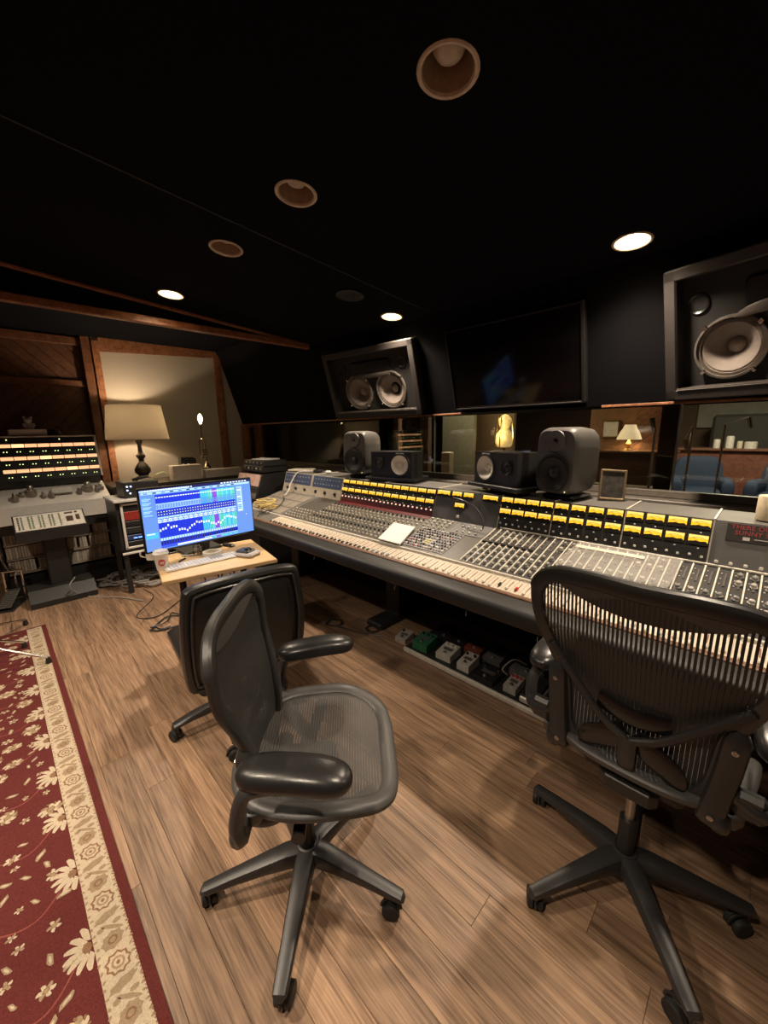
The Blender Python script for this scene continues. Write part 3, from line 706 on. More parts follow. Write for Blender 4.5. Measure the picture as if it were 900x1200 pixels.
# right channels: cream dividers, grey rotary knobs below, slots above
m = MB(); m.prism([tuple(pp(-1.155, 0, 0)), tuple(pp(CX1, 0, 0)), tuple(pp(CX1, 1, 0)), tuple(pp(-1.155, 1, 0))], PN * .004); cpart('channel_panel', m, PANEL, 0)
div_me = MB().box((0, 0, .004), (.006, LP * .97, .008), 0, None, .0012).mesh('divider_strip', LINE, 0)
rk = MB(); rk.lathe([(.0125, 0), (.0125, .003), (.010, .006), (.0095, .015), (.007, .017), (0, .0175)], n=12); rk.box((0, .0045, .0178), (.0018, .009, .001), 1)
rk = rk.mesh('rotary_knob', [mat('knob_grey', (.22, .215, .2), .35), WHITE])
rk2 = MB(); rk2.lathe([(.0125, 0), (.0125, .003), (.010, .006), (.0095, .015), (.007, .017), (0, .0175)], n=12); rk2 = rk2.mesh('rotary_knob', mat('knob_lightgrey', (.42, .40, .36), .35))
white_slot = MB().box((0, 0, .002), (.008, .10, .004), 0, None, .001).mesh('lever_strip', mat('lever_dark', (.09, .085, .08), .35), 0)
for i, (x, k, wd) in enumerate(CH):
    if k not in ('m4', 'sign'): continue
    cinst('divider_strip', div_me, pp(x - wd / 2, .5, .003), PE)
    for j, t in enumerate((.09, .22, .35, .48)):
        cinst('rotary_knob', rk if (j + i) % 4 else rk2, pp(x + .002, t, .004), (PE.x, 0, random.uniform(-1.5, 1.5)))
        cinst('channel_button', led_w, pp(x - .012, t + .06, .004), PE, None, (.5, .7, .7))
    cinst('lever_strip', white_slot, pp(x + .004, .78, .004), PE)
    for j in range(3): cinst('channel_button', led_w, pp(x - .010, .69 + j * .1, .004), PE, None, (.5, .5, .8))
    if i % 8 in (4, 5, 6): cinst('rotary_knob', rk, pp(x + .003, .88, .007), PE); cinst('rotary_knob', rk2, pp(x + .003, .74, .007), PE)
m = MB(); m.prism([tuple(pp(-1.15, .575, .010)), tuple(pp(-.84, .575, .010)), tuple(pp(-.84, .61, .010)), tuple(pp(-1.15, .61, .010))], PN * .004); cpart('cross_rail', m, BLACK, 0)
m = MB(); m.prism([tuple(pp(-1.13, 1.0, .006)), tuple(pp(CX1, 1.0, .006)), tuple(pp(CX1, 1.04, .006)), tuple(pp(-1.13, 1.04, .006))], PN * .008); cpart('cream_rail', m, LINE, 0)

# white sheet, acrylic cover on the console
def board(name, mt, x0, x1, t0, t1, sk, th, lift, label, cat):
    m = MB(); m.prism([tuple(pp(x0, t0, lift)), tuple(pp(x1, t0, lift)), tuple(pp(x1 + sk, t1, lift)), tuple(pp(x0 + sk, t1, lift))], PN * th); return solo(name, m, mt, label, cat, None, 0)
board('paper_sheet', mat('white_card', (.74, .72, .68), .6, var=.03), -1.78, -1.585, -.02, .52, -.06, .008, .017, 'blank white card lying across the small knobs of the mixing console', 'card')
ac = mat('clear_acrylic', (.8, .76, .7), .3, var=.03)
_n = ac.node_tree; _t = _n.nodes.new('ShaderNodeBsdfTransparent'); _x = _n.nodes.new('ShaderNodeMixShader'); _x.inputs[0].default_value = .86
_n.links.new(_n.nodes['Principled BSDF'].outputs[0], _x.inputs[1]); _n.links.new(_t.outputs[0], _x.inputs[2]); _n.links.new(_x.outputs[0], _n.nodes['Material Output'].inputs[0])
m = MB()
m.prism([tuple(pp(-.70, .36, .024)), tuple(pp(-.235, .36, .024)), tuple(pp(-.22, .97, .024)), tuple(pp(-.66, .97, .024))], PN * .004)
for q in ((.36, .37), (.96, .97)): m.prism([tuple(pp(-.70, q[0], .008)), tuple(pp(-.235, q[0], .008)), tuple(pp(-.235, q[1], .008)), tuple(pp(-.70, q[1], .008))], PN * .016)
m.prism([tuple(pp(-.66, .80, .028)), tuple(pp(-.36, .80, .028)), tuple(pp(-.36, .86, .028)), tuple(pp(-.66, .86, .028))], PN * .002, 1)
solo('acrylic_cover', m, [ac, CREAM], 'clear acrylic cover resting on console knobs behind the mesh chair', 'cover', None, 0)
# ------------------------------------------------------------------ mesh task chairs
PELB = mesh_cloth('pellicle_back', (.03, .029, .028), 96, .42, 'back')
PELS = mesh_cloth('pellicle_seat', (.055, .052, .049), 120, .14, 'seat')
FRAME = mat('chair_frame_graphite', (.030, .029, .028), .36, bump=.05, scale=300)
RIMG = mat('chair_seat_rim', (.06, .057, .055), .42, bump=.05, scale=300)
wheel_me = MB().lathe([(.0, -.009), (.024, -.009), (.028, -.006), (.028, .006), (.024, .009), (0, .009)], n=18, R=Matrix.Rotation(PI / 2, 3, 'Y')).mesh('wheel', RUBBER)
def caster_body():
    m = MB(); m.cyl((0, 0, .05), (0, 0, .078), .008, n=10)
    P = [V(0, .02 + .03 * math.cos(t), .028 + .030 * math.sin(t)) for t in [PI * (.0 + i / 8) for i in range(9)]]
    m.sweep(P, sec(.006, .004, 8), (1, 0, 0)); m.cyl((-.018, .02, .028), (.018, .02, .028), .005, n=8)
    m.box((0, .02, .034), (.007, .044, .04), 0, None, .003); return m.mesh('caster', BLACK)
caster_me = caster_body()
def base_leg(R, wroot=.034, wtip=.021, zr=.115, zt=.083):
    P = [V(.02, 0, zr), V(.07, 0, zr + .002), V(R * .45, 0, zr - .006), V(R * .75, 0, zt + .012), V(R * .95, 0, zt), V(R * 1.04, 0, zt - .004), V(R * 1.07, 0, zt - .012)]
    k = [(wroot, .034), (wroot * .95, .032), (wroot * .84, .024), (wtip * 1.1, .017), (wtip, .014), (wtip * .9, .011), (wtip * .5, .004)]
    return MB().sweep(P, sec(1, 1, 12, 3.2), (0, 0, 1), scale=k).mesh('base_leg', GRAPH)
def star_base(t, R, a0, sw, leg=None):
    leg = leg or base_leg(R)
    for k in range(5):
        a = a0 + k * 2 * PI / 5
        inst('base_leg', leg, t, (0, 0, 0), (0, 0, a))
        c = inst('caster', caster_me, t, (R * math.cos(a), R * math.sin(a), 0), (0, 0, sw[k]))
        for s in (-1, 1): inst('wheel', wheel_me, c, (s * .0145, .02, .028))
    m = MB(); m.lathe([(.03, .06), (.042, .075), (.044, .13), (.036, .15), (.03, .152)], n=20); m.build('hub', GRAPH, t)

def mesh_chair(label, loc, heading, a0, sw, SH=.50, arm_z=.70, armsplay=0.0, R=.318, backz=0.0, tilt=.08, YB=-.15, BS=1.0):
    t = thing('mesh_office_chair', label, 'chair', loc, heading - PI / 2, 'mesh office chairs')
    star_base(t, R, a0 - (heading - PI / 2), [s - (heading - PI / 2) for s in sw])
    m = MB(); m.cyl((0, 0, .13), (0, 0, .27), .026, n=16); m.build('cylinder_sleeve', BLACK, t)
    m = MB(); m.cyl((0, 0, .27), (0, 0, SH - .08), .0145, n=14); m.build('gas_lift', STEEL, t)
    m = MB(); m.box((0, -.01, SH - .085), (.15, .24, .075), 0, None, .02); m.box((0, -.07, SH - .075), (.26, .05, .045), 0, None, .015)
    m.cyl((-.2, .02, SH - .08), (.2, .02, SH - .08), .014, n=10); m.cyl((.19, .02, SH - .08), (.235, .02, SH - .08), .019, n=12)
    m.build('tilt_mechanism', BLACK, t)
    for s in (-1, 1):
        m = MB(); m.sweep(spline([V(s * .06, .0, SH - .07), V(s * .15, .03, SH - .055), V(s * .225, .05, SH - .02)], 4), sec(.02, .012, 8), (0, 0, 1)); m.build('seat_support', BLACK, t)
    # seat
    half = [(0, .275), (.13, .270), (.20, .235), (.238, .14), (.238, .02), (.215, -.07), (.165, -.13), (.10, -.155)]
    out = half + [(0, -.16)] + [(-x, y) for x, y in half[:0:-1]]
    def sz(x, y, sag=0.0): return SH + .012 * (abs(x) / .26) ** 2 - .045 * max(0, (y - .10) / .17) ** 2 + .015 * max(0, -(y) / .2) - sag
    rim = spline([V(x, y, sz(x, y)) for x, y in out], 5, True)
    MB().sweep(rim, sec(.026, .016, 12, 2.6), (0, 0, 1), True).build('seat_frame', RIMG, t)
    N = len(rim); rows = []
    for k in range(9):
        f = 1 - k / 8
        rows.append([V(p.x * f * .93, .03 + (p.y - .03) * f * .93, sz(p.x * f, .03 + (p.y - .03) * f, .018 * (1 - f * f)) + .006) for p in rim + [rim[0]]])
    MB().grid(rows).build('seat_mesh', PELS, t)
    # back
    BZ = SH + .0 + backz
    def bk(u, v, d=0.0):
        return V(u, YB - tilt * (max(0, v) / .58) ** 1.25 + .03 * math.sin(PI * min(1.0, max(0, v) / .40)) + .42 * u * u + d, BZ + v)
    hb = [(u_ * BS, v_) for u_, v_ in [(0, .572), (.11, .575), (.20, .566), (.25, .535), (.267, .485), (.252, .40), (.218, .31), (.188, .22), (.180, .14), (.168, .075), (.125, .034)]]
    ob = hb + [(0, .026)] + [(-x, y) for x, y in hb[:0:-1]]
    ring3 = spline([bk(u, v) for u, v in ob], 5, True)
    ks = [(1.25, 1.15) if p.z > BZ + .5 else (1.0, 1.0) for p in ring3]
    MB().sweep(ring3, sec(.019, .014, 12, 2.8), (0, 1, 0), True, ks).build('back_frame', FRAME, t)
    rows = []; n = 16
    def hw(v):
        P = [(u, w_) for u, w_ in hb]; P.sort(key=lambda q: q[1])
        for i in range(len(P) - 1):
            if P[i][1] <= v <= P[i + 1][1]:
                f = (v - P[i][1]) / (P[i + 1][1] - P[i][1] + 1e-9); return P[i][0] + (P[i + 1][0] - P[i][0]) * f
        return P[-1][0]
    vv = [.036, .05, .07] + [.1 + .03 * i for i in range(15)] + [.54, .555]
    for v in vv:
        h = hw(v) - .004 if v < .535 else (.235 if v < .55 else .2)
        rows.append([bk(h * (-1 + 2 * i / n), v, -.012 * (1 - (2 * i / n - 1) ** 2)) for i in range(n + 1)])
    MB().grid(rows).build('back_mesh', PELB, t)
    # crescent band under the top rail
    top = [bk(u, .556) for u in [-.21 + .42 * i / 14 for i in range(15)]]; low = [bk(u, .556 - .008 - .052 * (1 - (u / .215) ** 2), .004) for u in [-.21 + .42 * i / 14 for i in range(15)]]
    m = MB(); m.grid([top, low]); m.grid([[p + V(0, -.012, 0) for p in top], [p + V(0, -.012, 0) for p in low]]); m.grid([low, [p + V(0, -.012, 0) for p in low]])
    m.build('top_band', RIMG, t)
    # V-shaped yoke behind the mesh with its stem, lumbar pad
    m = MB(); j = bk(0, .135, -.045)
    for s in (-1, 1):
        m.sweep(spline([bk(s * BS * .222, .335, -.012), bk(s * .15, .255, -.03), bk(s * .07, .175, -.042), j], 5), sec(.011, .009, 8), (0, 1, 0))
    m.sweep(spline([j + V(0, 0, .012), bk(0, .08, -.04), bk(0, .026, -.014)], 4), sec(.021, .011, 10, 3), (0, 1, 0)); m.build('lumbar_yoke', FRAME, t)
    m = MB()
    for s in (-1, 1):
        m.sweep(spline([bk(s * .012, .15, -.026), bk(s * .05, .115, -.026), bk(s * .095, .085, -.024), bk(s * .115, .045, -.022)], 4), sec(.034, .007, 10), (0, 1, 0), scale=[.9, .9, .9, .9, 1, 1, 1, 1, .95, .9, .8, .6, .35])
    m.sweep(spline([bk(-.085, .215, -.022), bk(0, .205, -.03), bk(.085, .215, -.022)], 5), sec(.026, .006, 10), (0, 1, 0)); m.build('lumbar_pad', mat('glossy_black', (.01, .01, .01), .15), t)
    for s in (-1, 1):
        m = MB(); P = [bk(s * BS * .206, .27, -.006), bk(s * BS * .203, .22, -.014), bk(s * BS * .197, .14, -.02), bk(s * BS * .188, .07, -.022), bk(s * BS * .18, .02, -.02), bk(s * BS * .176, .0, -.012)]
        m.sweep(spline(P, 4), sec(.027, .021, 12, 3.2), (0, 1, 0), scale=[.45, .7, .9, 1] + [1] * 12 + [1, 1, .95, .8, .45][:5])
        br = m.build('back_bracket', FRAME, t)
        for v in (.22, .03):
            c = bk(s * BS * (.204 if v > .1 else .182), v, -.037 if v > .1 else -.043); MB().lathe([(.007, 0), (.007, .003), (.004, .004), (.0, .0025)], c, 10, 0, Matrix.Rotation(PI / 2, 3, 'X')).build('bolt', STEEL, br)
        m = MB(); m.sweep(spline([V(s * .195, YB - .015, SH + .02), V(s * .20, YB + .01, SH - .02), V(s * .19, -.06, SH - .05), V(s * .13, .0, SH - .078)], 5), sec(.024, .022, 12, 2.4), (s, 0, 0), scale=[.35, .7, .9] + [1] * 13); m.lathe([(.018, -.018), (.028, 0), (.029, .026), (.023, .028), (.020, .006), (0, .004)], V(s * .216, YB + .035, SH - .012), 18); m.build('swing_arm', FRAME, t)
        # arm: curved carrier rising from the bracket, pad on top
        m = MB()
        m.sweep(spline([bk(s * BS * .198, .10, -.012), V(s * .262, YB, BZ + .085), V(s * .288, YB + .02, BZ + .10), V(s * .294, -.11, BZ + .15), V(s * .290, -.085, arm_z - .035), V(s * .285, -.02, arm_z - .022)], 5), sec(.017, .017, 10, 2.4), None)
        m.box((s * .245, YB + .01, BZ + .085), (.06, .035, .07), 0, None, .01)
        m.build('arm_carrier', FRAME, t)
        a = -s * armsplay; m = MB(); L = .142
        E_ = [-1, -.985, -.95, -.89, -.8, -.65, -.4, 0, .4, .65, .8, .89, .95, .985, 1]
        P = [V(0, L * e, .006 - .016 * max(0, e) ** 2 - .006 * max(0, -e) ** 2) for e in E_]
        kk = [max(.08, (1 - abs(e) ** 5) ** .5) for e in E_]
        m.sweep(P, sec(.049, .030, 16, 2.8), (0, 0, 1), scale=[(k * .98 + .02, k * .9 + .1) for k in kk])
        o = m.build('arm_pad', mat('arm_pad_black', (.016, .0155, .0155), .3, bump=.08, scale=220), t); o.location = (s * .280, .03, arm_z); o.rotation_euler = (.03, 0, a)
    return t
rnd = random.Random(11)
mesh_chair('mesh office chair facing the console, its seat empty, beside the black leather chair', (-.942, .551, 0), math.radians(49), math.radians(-119.7), [1.2, .6, 2.2, .4, 1.0], SH=.535, backz=-.10, BS=.88, YB=-.125, tilt=.06, armsplay=math.radians(10))
mesh_chair('mesh office chair with its slatted back turned to the room, pushed up to the console', (-.175, 1.264, 0), math.radians(90), math.radians(165.9), [.3, .5, 1.2, 2.4, .4], R=.322, SH=.56, backz=-.02, arm_z=.745)

# ------------------------------------------------------------------ black leather chair at the computer desk
t = thing('leather_office_chair', 'black leather office chair with padded back pulled up to the computer desk', 'chair', (-1.88, .74, 0), math.radians(173) - PI / 2)
star_base(t, .30, math.radians(-98) - math.radians(83), [.4, 1.5, .2, 2.4, .9], base_leg(.30, .03, .026, .12, .095))
MB().cyl((0, 0, .12), (0, 0, .36), .027, n=14).build('gas_lift', BLACK, t)
m = MB(); m.box((0, 0, .38), (.2, .3, .05), 0, None, .015); m.build('seat_plate', BLACK, t)
def cushion(w_, d_, h_, n=9, pw=4.0):
    rows = []
    m = MB(); P = []
    for i in range(-n, n + 1):
        r = []
        for k in range(28):
            a = 2 * PI * (k + .5) / 28; c, s = math.cos(a), math.sin(a)
            f = (1 - abs(i / n) ** 5) ** .5
            r.append(V(i / n * w_, math.copysign(abs(c) ** (2 / pw), c) * d_ * (.94 + .06 * f), math.copysign(abs(s) ** (2 / pw), s) * h_ * (.35 + .65 * f)))
        P.append(r + [r[0]])
    m.grid(P); e0 = P[0][:-1]; e1 = P[-1][:-1]
    m.add(e0, [tuple(range(28))]); m.add(e1, [tuple(range(28))[::-1]]); return m
o = cushion(.255, .25, .05).build('seat', LEATHER, t, 60); o.location = (0, .04, .455)
m = MB()
rows_b = []
for k in range(13):
    v = k / 12; z = .40 + .47 * v; hwid = .245 + .012 * math.sin(PI * v) - (.02 if k in (0, 12) else 0)
    rows_b.append((v, z, hwid))
def bpan(d0, d1, m):
    n = 14
    for sgn, dd in ((1, d0), (-1, d1)):
        m.grid([[V(h * (-1 + 2 * i / n), -.235 - .055 * v - .02 * math.sin(PI * v) + dd * (1 - (abs(-1 + 2 * i / n)) ** 6 * .8) * (1 - abs(2 * v - 1) ** 8 * .8), z) for i in range(n + 1)] for v, z, h in rows_b])
    # edge skin
    def edge(dd, i): return [V(h * i, -.235 - .055 * v - .02 * math.sin(PI * v) + dd * .2 * (1 - abs(2 * v - 1) ** 8 * .8), z) for v, z, h in rows_b]
    for i in (-1, 1): m.grid([edge(d0, i), edge(d1, i)])
bpan(.03, -.03, m); m.build('backrest', LEATHER, t, 60)
ed = spline([V(x, -.235 - .055 * ((z - .4) / .47) - .02 * math.sin(PI * (z - .4) / .47), z) for x, z in ((-.21, .40), (0, .397), (.21, .40), (.25, .44), (.258, .63), (.238, .83), (.2, .872), (0, .88), (-.2, .872), (-.238, .83), (-.258, .63), (-.25, .44))], 4, True)
MB().sweep(ed, sec(.02, .034, 10), (0, 1, 0), True).build('back_edge', LEATHER, t)
for d in (-.036, .034):
    MB().tube([V(p.x * .93, p.y + d, .635 + (p.z - .635) * .94) for p in ed], .005, 6, 0, True).build('piping', mat('piping_black', (.03, .027, .025), .25), t)
m = MB(); m.sweep(spline([V(0, -.02, .38), V(0, -.2, .37), V(0, -.285, .42), V(0, -.3, .62)], 5), sec(.04, .012, 10), (1, 0, 0)); m.build('back_bar', BLACK, t)
# ------------------------------------------------------------------ speakers on the meter bridge
CONE = mat('speaker_cone_black', (.010, .0095, .009), .6); GEN = mat('monitor_grey_paint', (.115, .107, .097), .4, bump=.04, scale=250); NS = mat('speaker_black_ash', (.016, .014, .013), .45, bump=.12, scale=90)
WCONE = mat('white_paper_cone', (.86, .80, .72), .7, var=.04)
def drv(m, c, r, depth, mi, dome=.35, mi2=None, n=26, y=-1):
    """loudspeaker driver facing local -y at c"""
    R = Matrix.Rotation(PI / 2, 3, 'X')
    m.lathe([(r * 1.12, 0), (r * 1.1, .004), (r, .005), (r * .96, 0), (r * .9, .003), (r * .84, -.001), (r * dome, -depth)], c, n, mi, R)
    m.lathe([(r * dome, -depth), (r * dome * .9, -depth + r * .08), (r * dome * .5, -depth + r * .17), (0, -depth + r * .19)], c, n, mi if mi2 is None else mi2, R)
def active_monitor(label, loc, rz, W=.25, H=.37, D=.27):
    t = thing('active_monitor_speaker', label, 'speaker', loc, rz, 'grey two-way monitor speakers on the console bridge')
    m = MB(); rows = []
    for k, (yy, s) in enumerate(((-D / 2, .90), (-D / 2 + .012, .965), (-D / 2 + .04, 1.0), (0, 1.0), (D / 2 - .06, .95), (D / 2 - .02, .86), (D / 2, .70))):
        P = [V(x * s, yy, H / 2 + .03 + z * s) for x, z in sec(W / 2, H / 2, 32, 5)]; rows.append(P + [P[0]])
    m.grid(rows); m.add(rows[0][:-1], [tuple(range(32))]); m.add(rows[-1][:-1], [tuple(range(32))[::-1]]); m.build('cabinet', GEN, t, 40)
    f = -D / 2 - .001
    m = MB(); drv(m, V(0, f - .012, .03 + H * .33), .095 * W / .25, .012, 0); m.build('woofer', CONE, t)
    m = MB(); R = Matrix.Rotation(PI / 2, 3, 'X')
    m.lathe([(.062, .0), (.058, .006), (.03, .002), (.014, .0)], V(0, f - .002, .03 + H * .80), 24, 0, R); m.build('tweeter_horn', GEN, t)
    m = MB(); m.lathe([(.015, .0), (.012, .006), (.006, .009), (0, .010)], V(0, f - .002, .03 + H * .80), 16, 0, R); m.build('tweeter', mat('tweeter_dome', (.012, .012, .012), .2), t)
    m = MB(); m.lathe([(.003, 0), (.003, .002), (0, .003)], V(W * .3, f, .03 + H * .055), 8, 0, R); m.build('power_lamp', glow('lamp_yellow', (1, .85, .4), 1.5), t)
    m = MB(); m.box((0, .0, .012), (W * .8, D * .72, .024), 0, None, .01); m.box((0, -.02, .03), (W * .5, D * .4, .02), 0, None, .006); m.build('table_stand', BLACK, t)
    return t
BT = 1.0985
active_monitor('grey two-way monitor speaker between white-cone speaker and framed picture', (-.84, 2.37, BT), math.radians(-12), .25, .375, .28)
active_monitor('grey two-way monitor speaker at the twin-woofer end of the bridge', (-2.62, 2.37, BT), math.radians(14), .25, .375, .28)
def bookshelf(label, loc, rz, side):
    t = thing('bookshelf_speaker', label, 'speaker', loc, rz, 'black speakers with white woofer cones')
    W, H, D = .382, .205, .19
    m = MB(); m.box((0, .02, H / 2), (W, D - .04, H)); f_ = -D / 2
    for za, zb_ in ((0, .0), (H, H)): m.quad((-W / 2, f_, za), (W / 2, f_, za), (W / 2, .0, za), (-W / 2, .0, za))
    for xa in (-W / 2, W / 2): m.quad((xa, f_, 0), (xa, .0, 0), (xa, .0, H), (xa, f_, H))
    m.holed(min(-side * W / 2, 0), max(-side * W / 2, 0), 0, H, f_, -side * .11, H * .55, .042) if False else m.quad((min(-side * W / 2, 0), f_, 0), (max(-side * W / 2, 0), f_, 0), (max(-side * W / 2, 0), f_, H), (min(-side * W / 2, 0), f_, H))
    m.holed(min(side * W / 2, 0), max(side * W / 2, 0), 0, H, f_, side * .085, H / 2, .078); m.build('cabinet', NS, t, 0)
    m = MB(); drv(m, V(side * .085, -D / 2 - .0015, H / 2), .078, .022, 0, .33, 1); m.build('woofer', [WCONE, WCONE], t)
    m = MB(); m.lathe([(.093, 0), (.09, .005), (.078, .006), (.0775, .0)], V(side * .085, -D / 2 - .0005, H / 2), 26, 0, Matrix.Rotation(PI / 2, 3, 'X')); m.build('woofer_ring', BLACK, t)
    m = MB(); drv(m, V(-side * .11, -D / 2 - .007, H * .55), .042, .006, 0, .42); m.build('tweeter', mat('tweeter_dark', (.028, .026, .025), .4), t)
    MB().box((side * .085, -D / 2 - .001, H * .945), (.07, .002, .006)).build('badge', WHITE, t, 0)
    return t
def stand(label, loc, rz, w_=.46, d_=.27, h_=.05):
    t = thing('speaker_shelf', label, 'shelf', loc, rz, 'low wooden speaker shelves on the bridge')
    MB().box((0, 0, h_ - .012), (w_, d_, .024), 0, None, .003).build('shelf_top', NS, t)
    m = MB(); m.box((0, .02, (h_ - .024) / 2), (w_ * .7, d_ * .6, h_ - .024), 0, None, .003); m.build('shelf_block', wood('honey_wood', (.28, .15, .06), (.48, .28, .12), .4, (2, 8, 8), 4), t)
    MB().lathe([(.012, 0), (.011, .01), (.0, .012)], V(-w_ * .12, -d_ / 2 + .05, .014), 12, 0, Matrix.Rotation(PI / 2, 3, 'X')).build('knob', GOLD, t)
    return t
q = px(590, 572, Y=2.19); 
stand('low shelf under the white-cone speaker next to the tall grey monitor', (-1.22, 2.36, BT), math.radians(-18))
bookshelf('black bookshelf speaker, white cone at its outer end, beside the grey monitor with the picture', (-1.23, 2.36, BT + .051), math.radians(-18), -1)
stand('low shelf under the white-cone speaker near the twin-woofer wall speaker', (-2.2, 2.36, BT), math.radians(12), .46, .27, .03)
bookshelf('black bookshelf speaker, white cone toward the console centre, below the twin-woofer wall speaker', (-2.2, 2.36, BT + .031), math.radians(12), 1)

# framed picture, paper roll
t = thing('picture_frame', 'small dark picture in a gilt frame leaning beside the grey monitor', 'picture frame', (-.615, 2.42, BT), math.radians(24))
t.rotation_euler = (math.radians(-14), math.radians(3), math.radians(24))
for c, d in (((0, 0, .005), (.13, .014, .012)), ((0, 0, .165), (.13, .014, .012)), ((-.06, 0, .085), (.012, .014, .172)), ((.06, 0, .085), (.012, .014, .172))): MB().box(c, d, 0, None, .003).build('frame_rail', mat('gilt', (.30, .22, .13), .35, .6), t)
MB().box((0, .003, .085), (.112, .004, .15)).build('print', mat('dark_print', (.045, .036, .03), .5, var=.7, scale=30), t, 0)
m = MB(); m.lathe([(.030, 0), (.031, .004), (.031, .105), (.029, .108), (.012, .108), (.012, .09)], n=26); m.v = [tuple(Vector(q_) + V(-.005, 2.28, BT)) for q_ in m.v]
m = MB(); m.lathe([(.046, 0), (.047, .003), (.047, .10), (.045, .104), (.018, .104), (.017, .08)], V(.025, 2.31, BT), 28); solo('paper_roll', m, mat('paper_roll_cream', (.66, .55, .38), .8), 'upright cream paper roll standing above the lettered sticker', 'paper roll')

# ------------------------------------------------------------------ main speakers and screen in the soffit
TILT = math.atan2(SY0 - SY1, SZ1 - SZ0)
FRM = mat('soffit_frame_dark', (.026, .021, .019), .55); BAF = mat('baffle_dark', (.012, .0105, .01), .7)
SUR = mat('woofer_rim_metal', (.26, .23, .2), .35, .7); PCONE = mat('woofer_paper', (.23, .19, .165), .8, var=.08); CAPM = mat('woofer_dust_cap', (.33, .28, .24), .6)
def main_speaker(label, cx, z0, W, H, rz, ycor, woof):
    t = thing('wall_speaker', label, 'speaker', (cx, ycor - .05, z0), rz, 'large speakers set in the soffit'); t.rotation_euler = (TILT, 0, rz)
    m = MB(); m.box((0, .29, H / 2), (W - .02, .30, H - .02))
    xs_ = [-W / 2 + .01, 0, W / 2 - .01] if len(woof) == 2 else [-W / 2, W / 2]
    for (x, z, r), xa, xb_ in zip(woof, xs_, xs_[1:]): m.holed(xa, xb_, .01, .40, .022, x, z, r)
    m.quad((-W / 2 + .01, .022, .40), (W / 2 - .01, .022, .40), (W / 2 - .01, .022, H - .01), (-W / 2 + .01, .022, H - .01)); m.build('cabinet', BAF, t, 0)
    b = .06
    for c, d in (((0, -.005, b / 2), (W, .09, b)), ((0, -.005, H - b / 2), (W, .09, b)), ((-W / 2 + b / 2, -.005, H / 2), (b, .09, H)), ((W / 2 - b / 2, -.005, H / 2), (b, .09, H))):
        MB().box(c, d, 0, None, .008).build('frame_rail', FRM, t)
    MB().box((0, -.052, b + .002), (W - 2 * b, .006, .008)).build('lower_lip', mat('lip_grey', (.15, .125, .105), .4), t, 0)
    for (x, z, r) in woof:
        m = MB(); drv(m, V(x, .022, z), r, .07, 0, .3, 1); w_ = m.build('woofer', [PCONE, CAPM], t)
        R = Matrix.Rotation(PI / 2, 3, 'X'); m = MB(); m.lathe([(r * 1.2, 0), (r * 1.18, .014), (r * 1.1, .016), (r * 1.08, .004), (r * .98, .008), (r * .97, 0)], V(x, .02, z), 40, 0, R); m.build('woofer_rim', SUR, w_)
        for a in (.7, 2.3, 3.9, 5.4): MB().box((x + r * 1.19 * math.cos(a), .006, z + r * 1.19 * math.sin(a)), (.026, .016, .02), 0, Matrix.Rotation(-a, 3, 'Y'), .004).build('clamp', CHROME, w_)
    return t
MAINS = []
# twin-woofer speaker
q0 = px(401, 492, Y=2.74); q1 = px(504, 488, Y=2.86)
W1 = (q1 - q0).length
s1 = main_speaker('dark framed wall speaker with two round woofers side by side', (q0.x + q1.x) / 2, 1.645, W1 - .02, .64, math.atan2(q1.y - q0.y, q1.x - q0.x), (q0.y + q1.y) / 2, [(-W1 * .18, .235, .143), (W1 * .18, .235, .143)])
m = MB(); m.box((0, .018, .45), (W1 * .42, .03, .14), 0, None, .02); m.build('horn_mouth', mat('horn_black', (.008, .008, .008), .3), s1)
m = MB(); m.sweep([V(-W1 * .2, -.0, .385), V(0, -.006, .38), V(W1 * .2, 0, .385)], sec(.02, .008, 8), (0, 1, 0)); m.build('horn_lip', mat('horn_lip_dark', (.06, .052, .046), .35), s1)
for s in (-1, 1): MB().lathe([(.05, .0), (.047, .006), (.038, .0), (.034, -.04)], V(s * W1 * .33, .02, .46), 22, 0, Matrix.Rotation(PI / 2, 3, 'X')).build('port', MATS['horn_black'], s1)
# the other main speaker, cut by the picture edge
q0 = px(787, 469, Y=2.86)
W2 = 1.05
rz = math.radians(-16); ctr = q0 + V(math.cos(rz), math.sin(rz), 0) * W2 / 2
s2 = main_speaker('dark framed wall speaker with a curved horn lip above its large woofer', ctr.x, 1.65, W2, .66, rz, ctr.y, [(-W2 / 2 + .265, .235, .128), (W2 / 2 - .265, .235, .128)])
m = MB(); m.box((0, .018, .46), (.42, .03, .16), 0, None, .02); m.build('horn_mouth', MATS['horn_black'], s2)
m = MB(); m.sweep(spline([V(-.24, 0, .375), V(-.12, -.012, .40), V(.1, -.012, .40), V(.24, 0, .375)], 4), sec(.028, .014, 8), (0, 1, 0), scale=[.2, .6, .8, .9, 1, 1, 1, 1, 1, .9, .8, .6, .2]); m.build('horn_lip', mat('horn_lip_grey', (.12, .10, .09), .35), s2)
for s in (-1, 1): MB().lathe([(.05, .0), (.047, .006), (.038, .0), (.034, -.04)], V(s * (W2 / 2 - .13), .02, .47), 22, 0, Matrix.Rotation(PI / 2, 3, 'X')).build('port', MATS['horn_black'], s2)
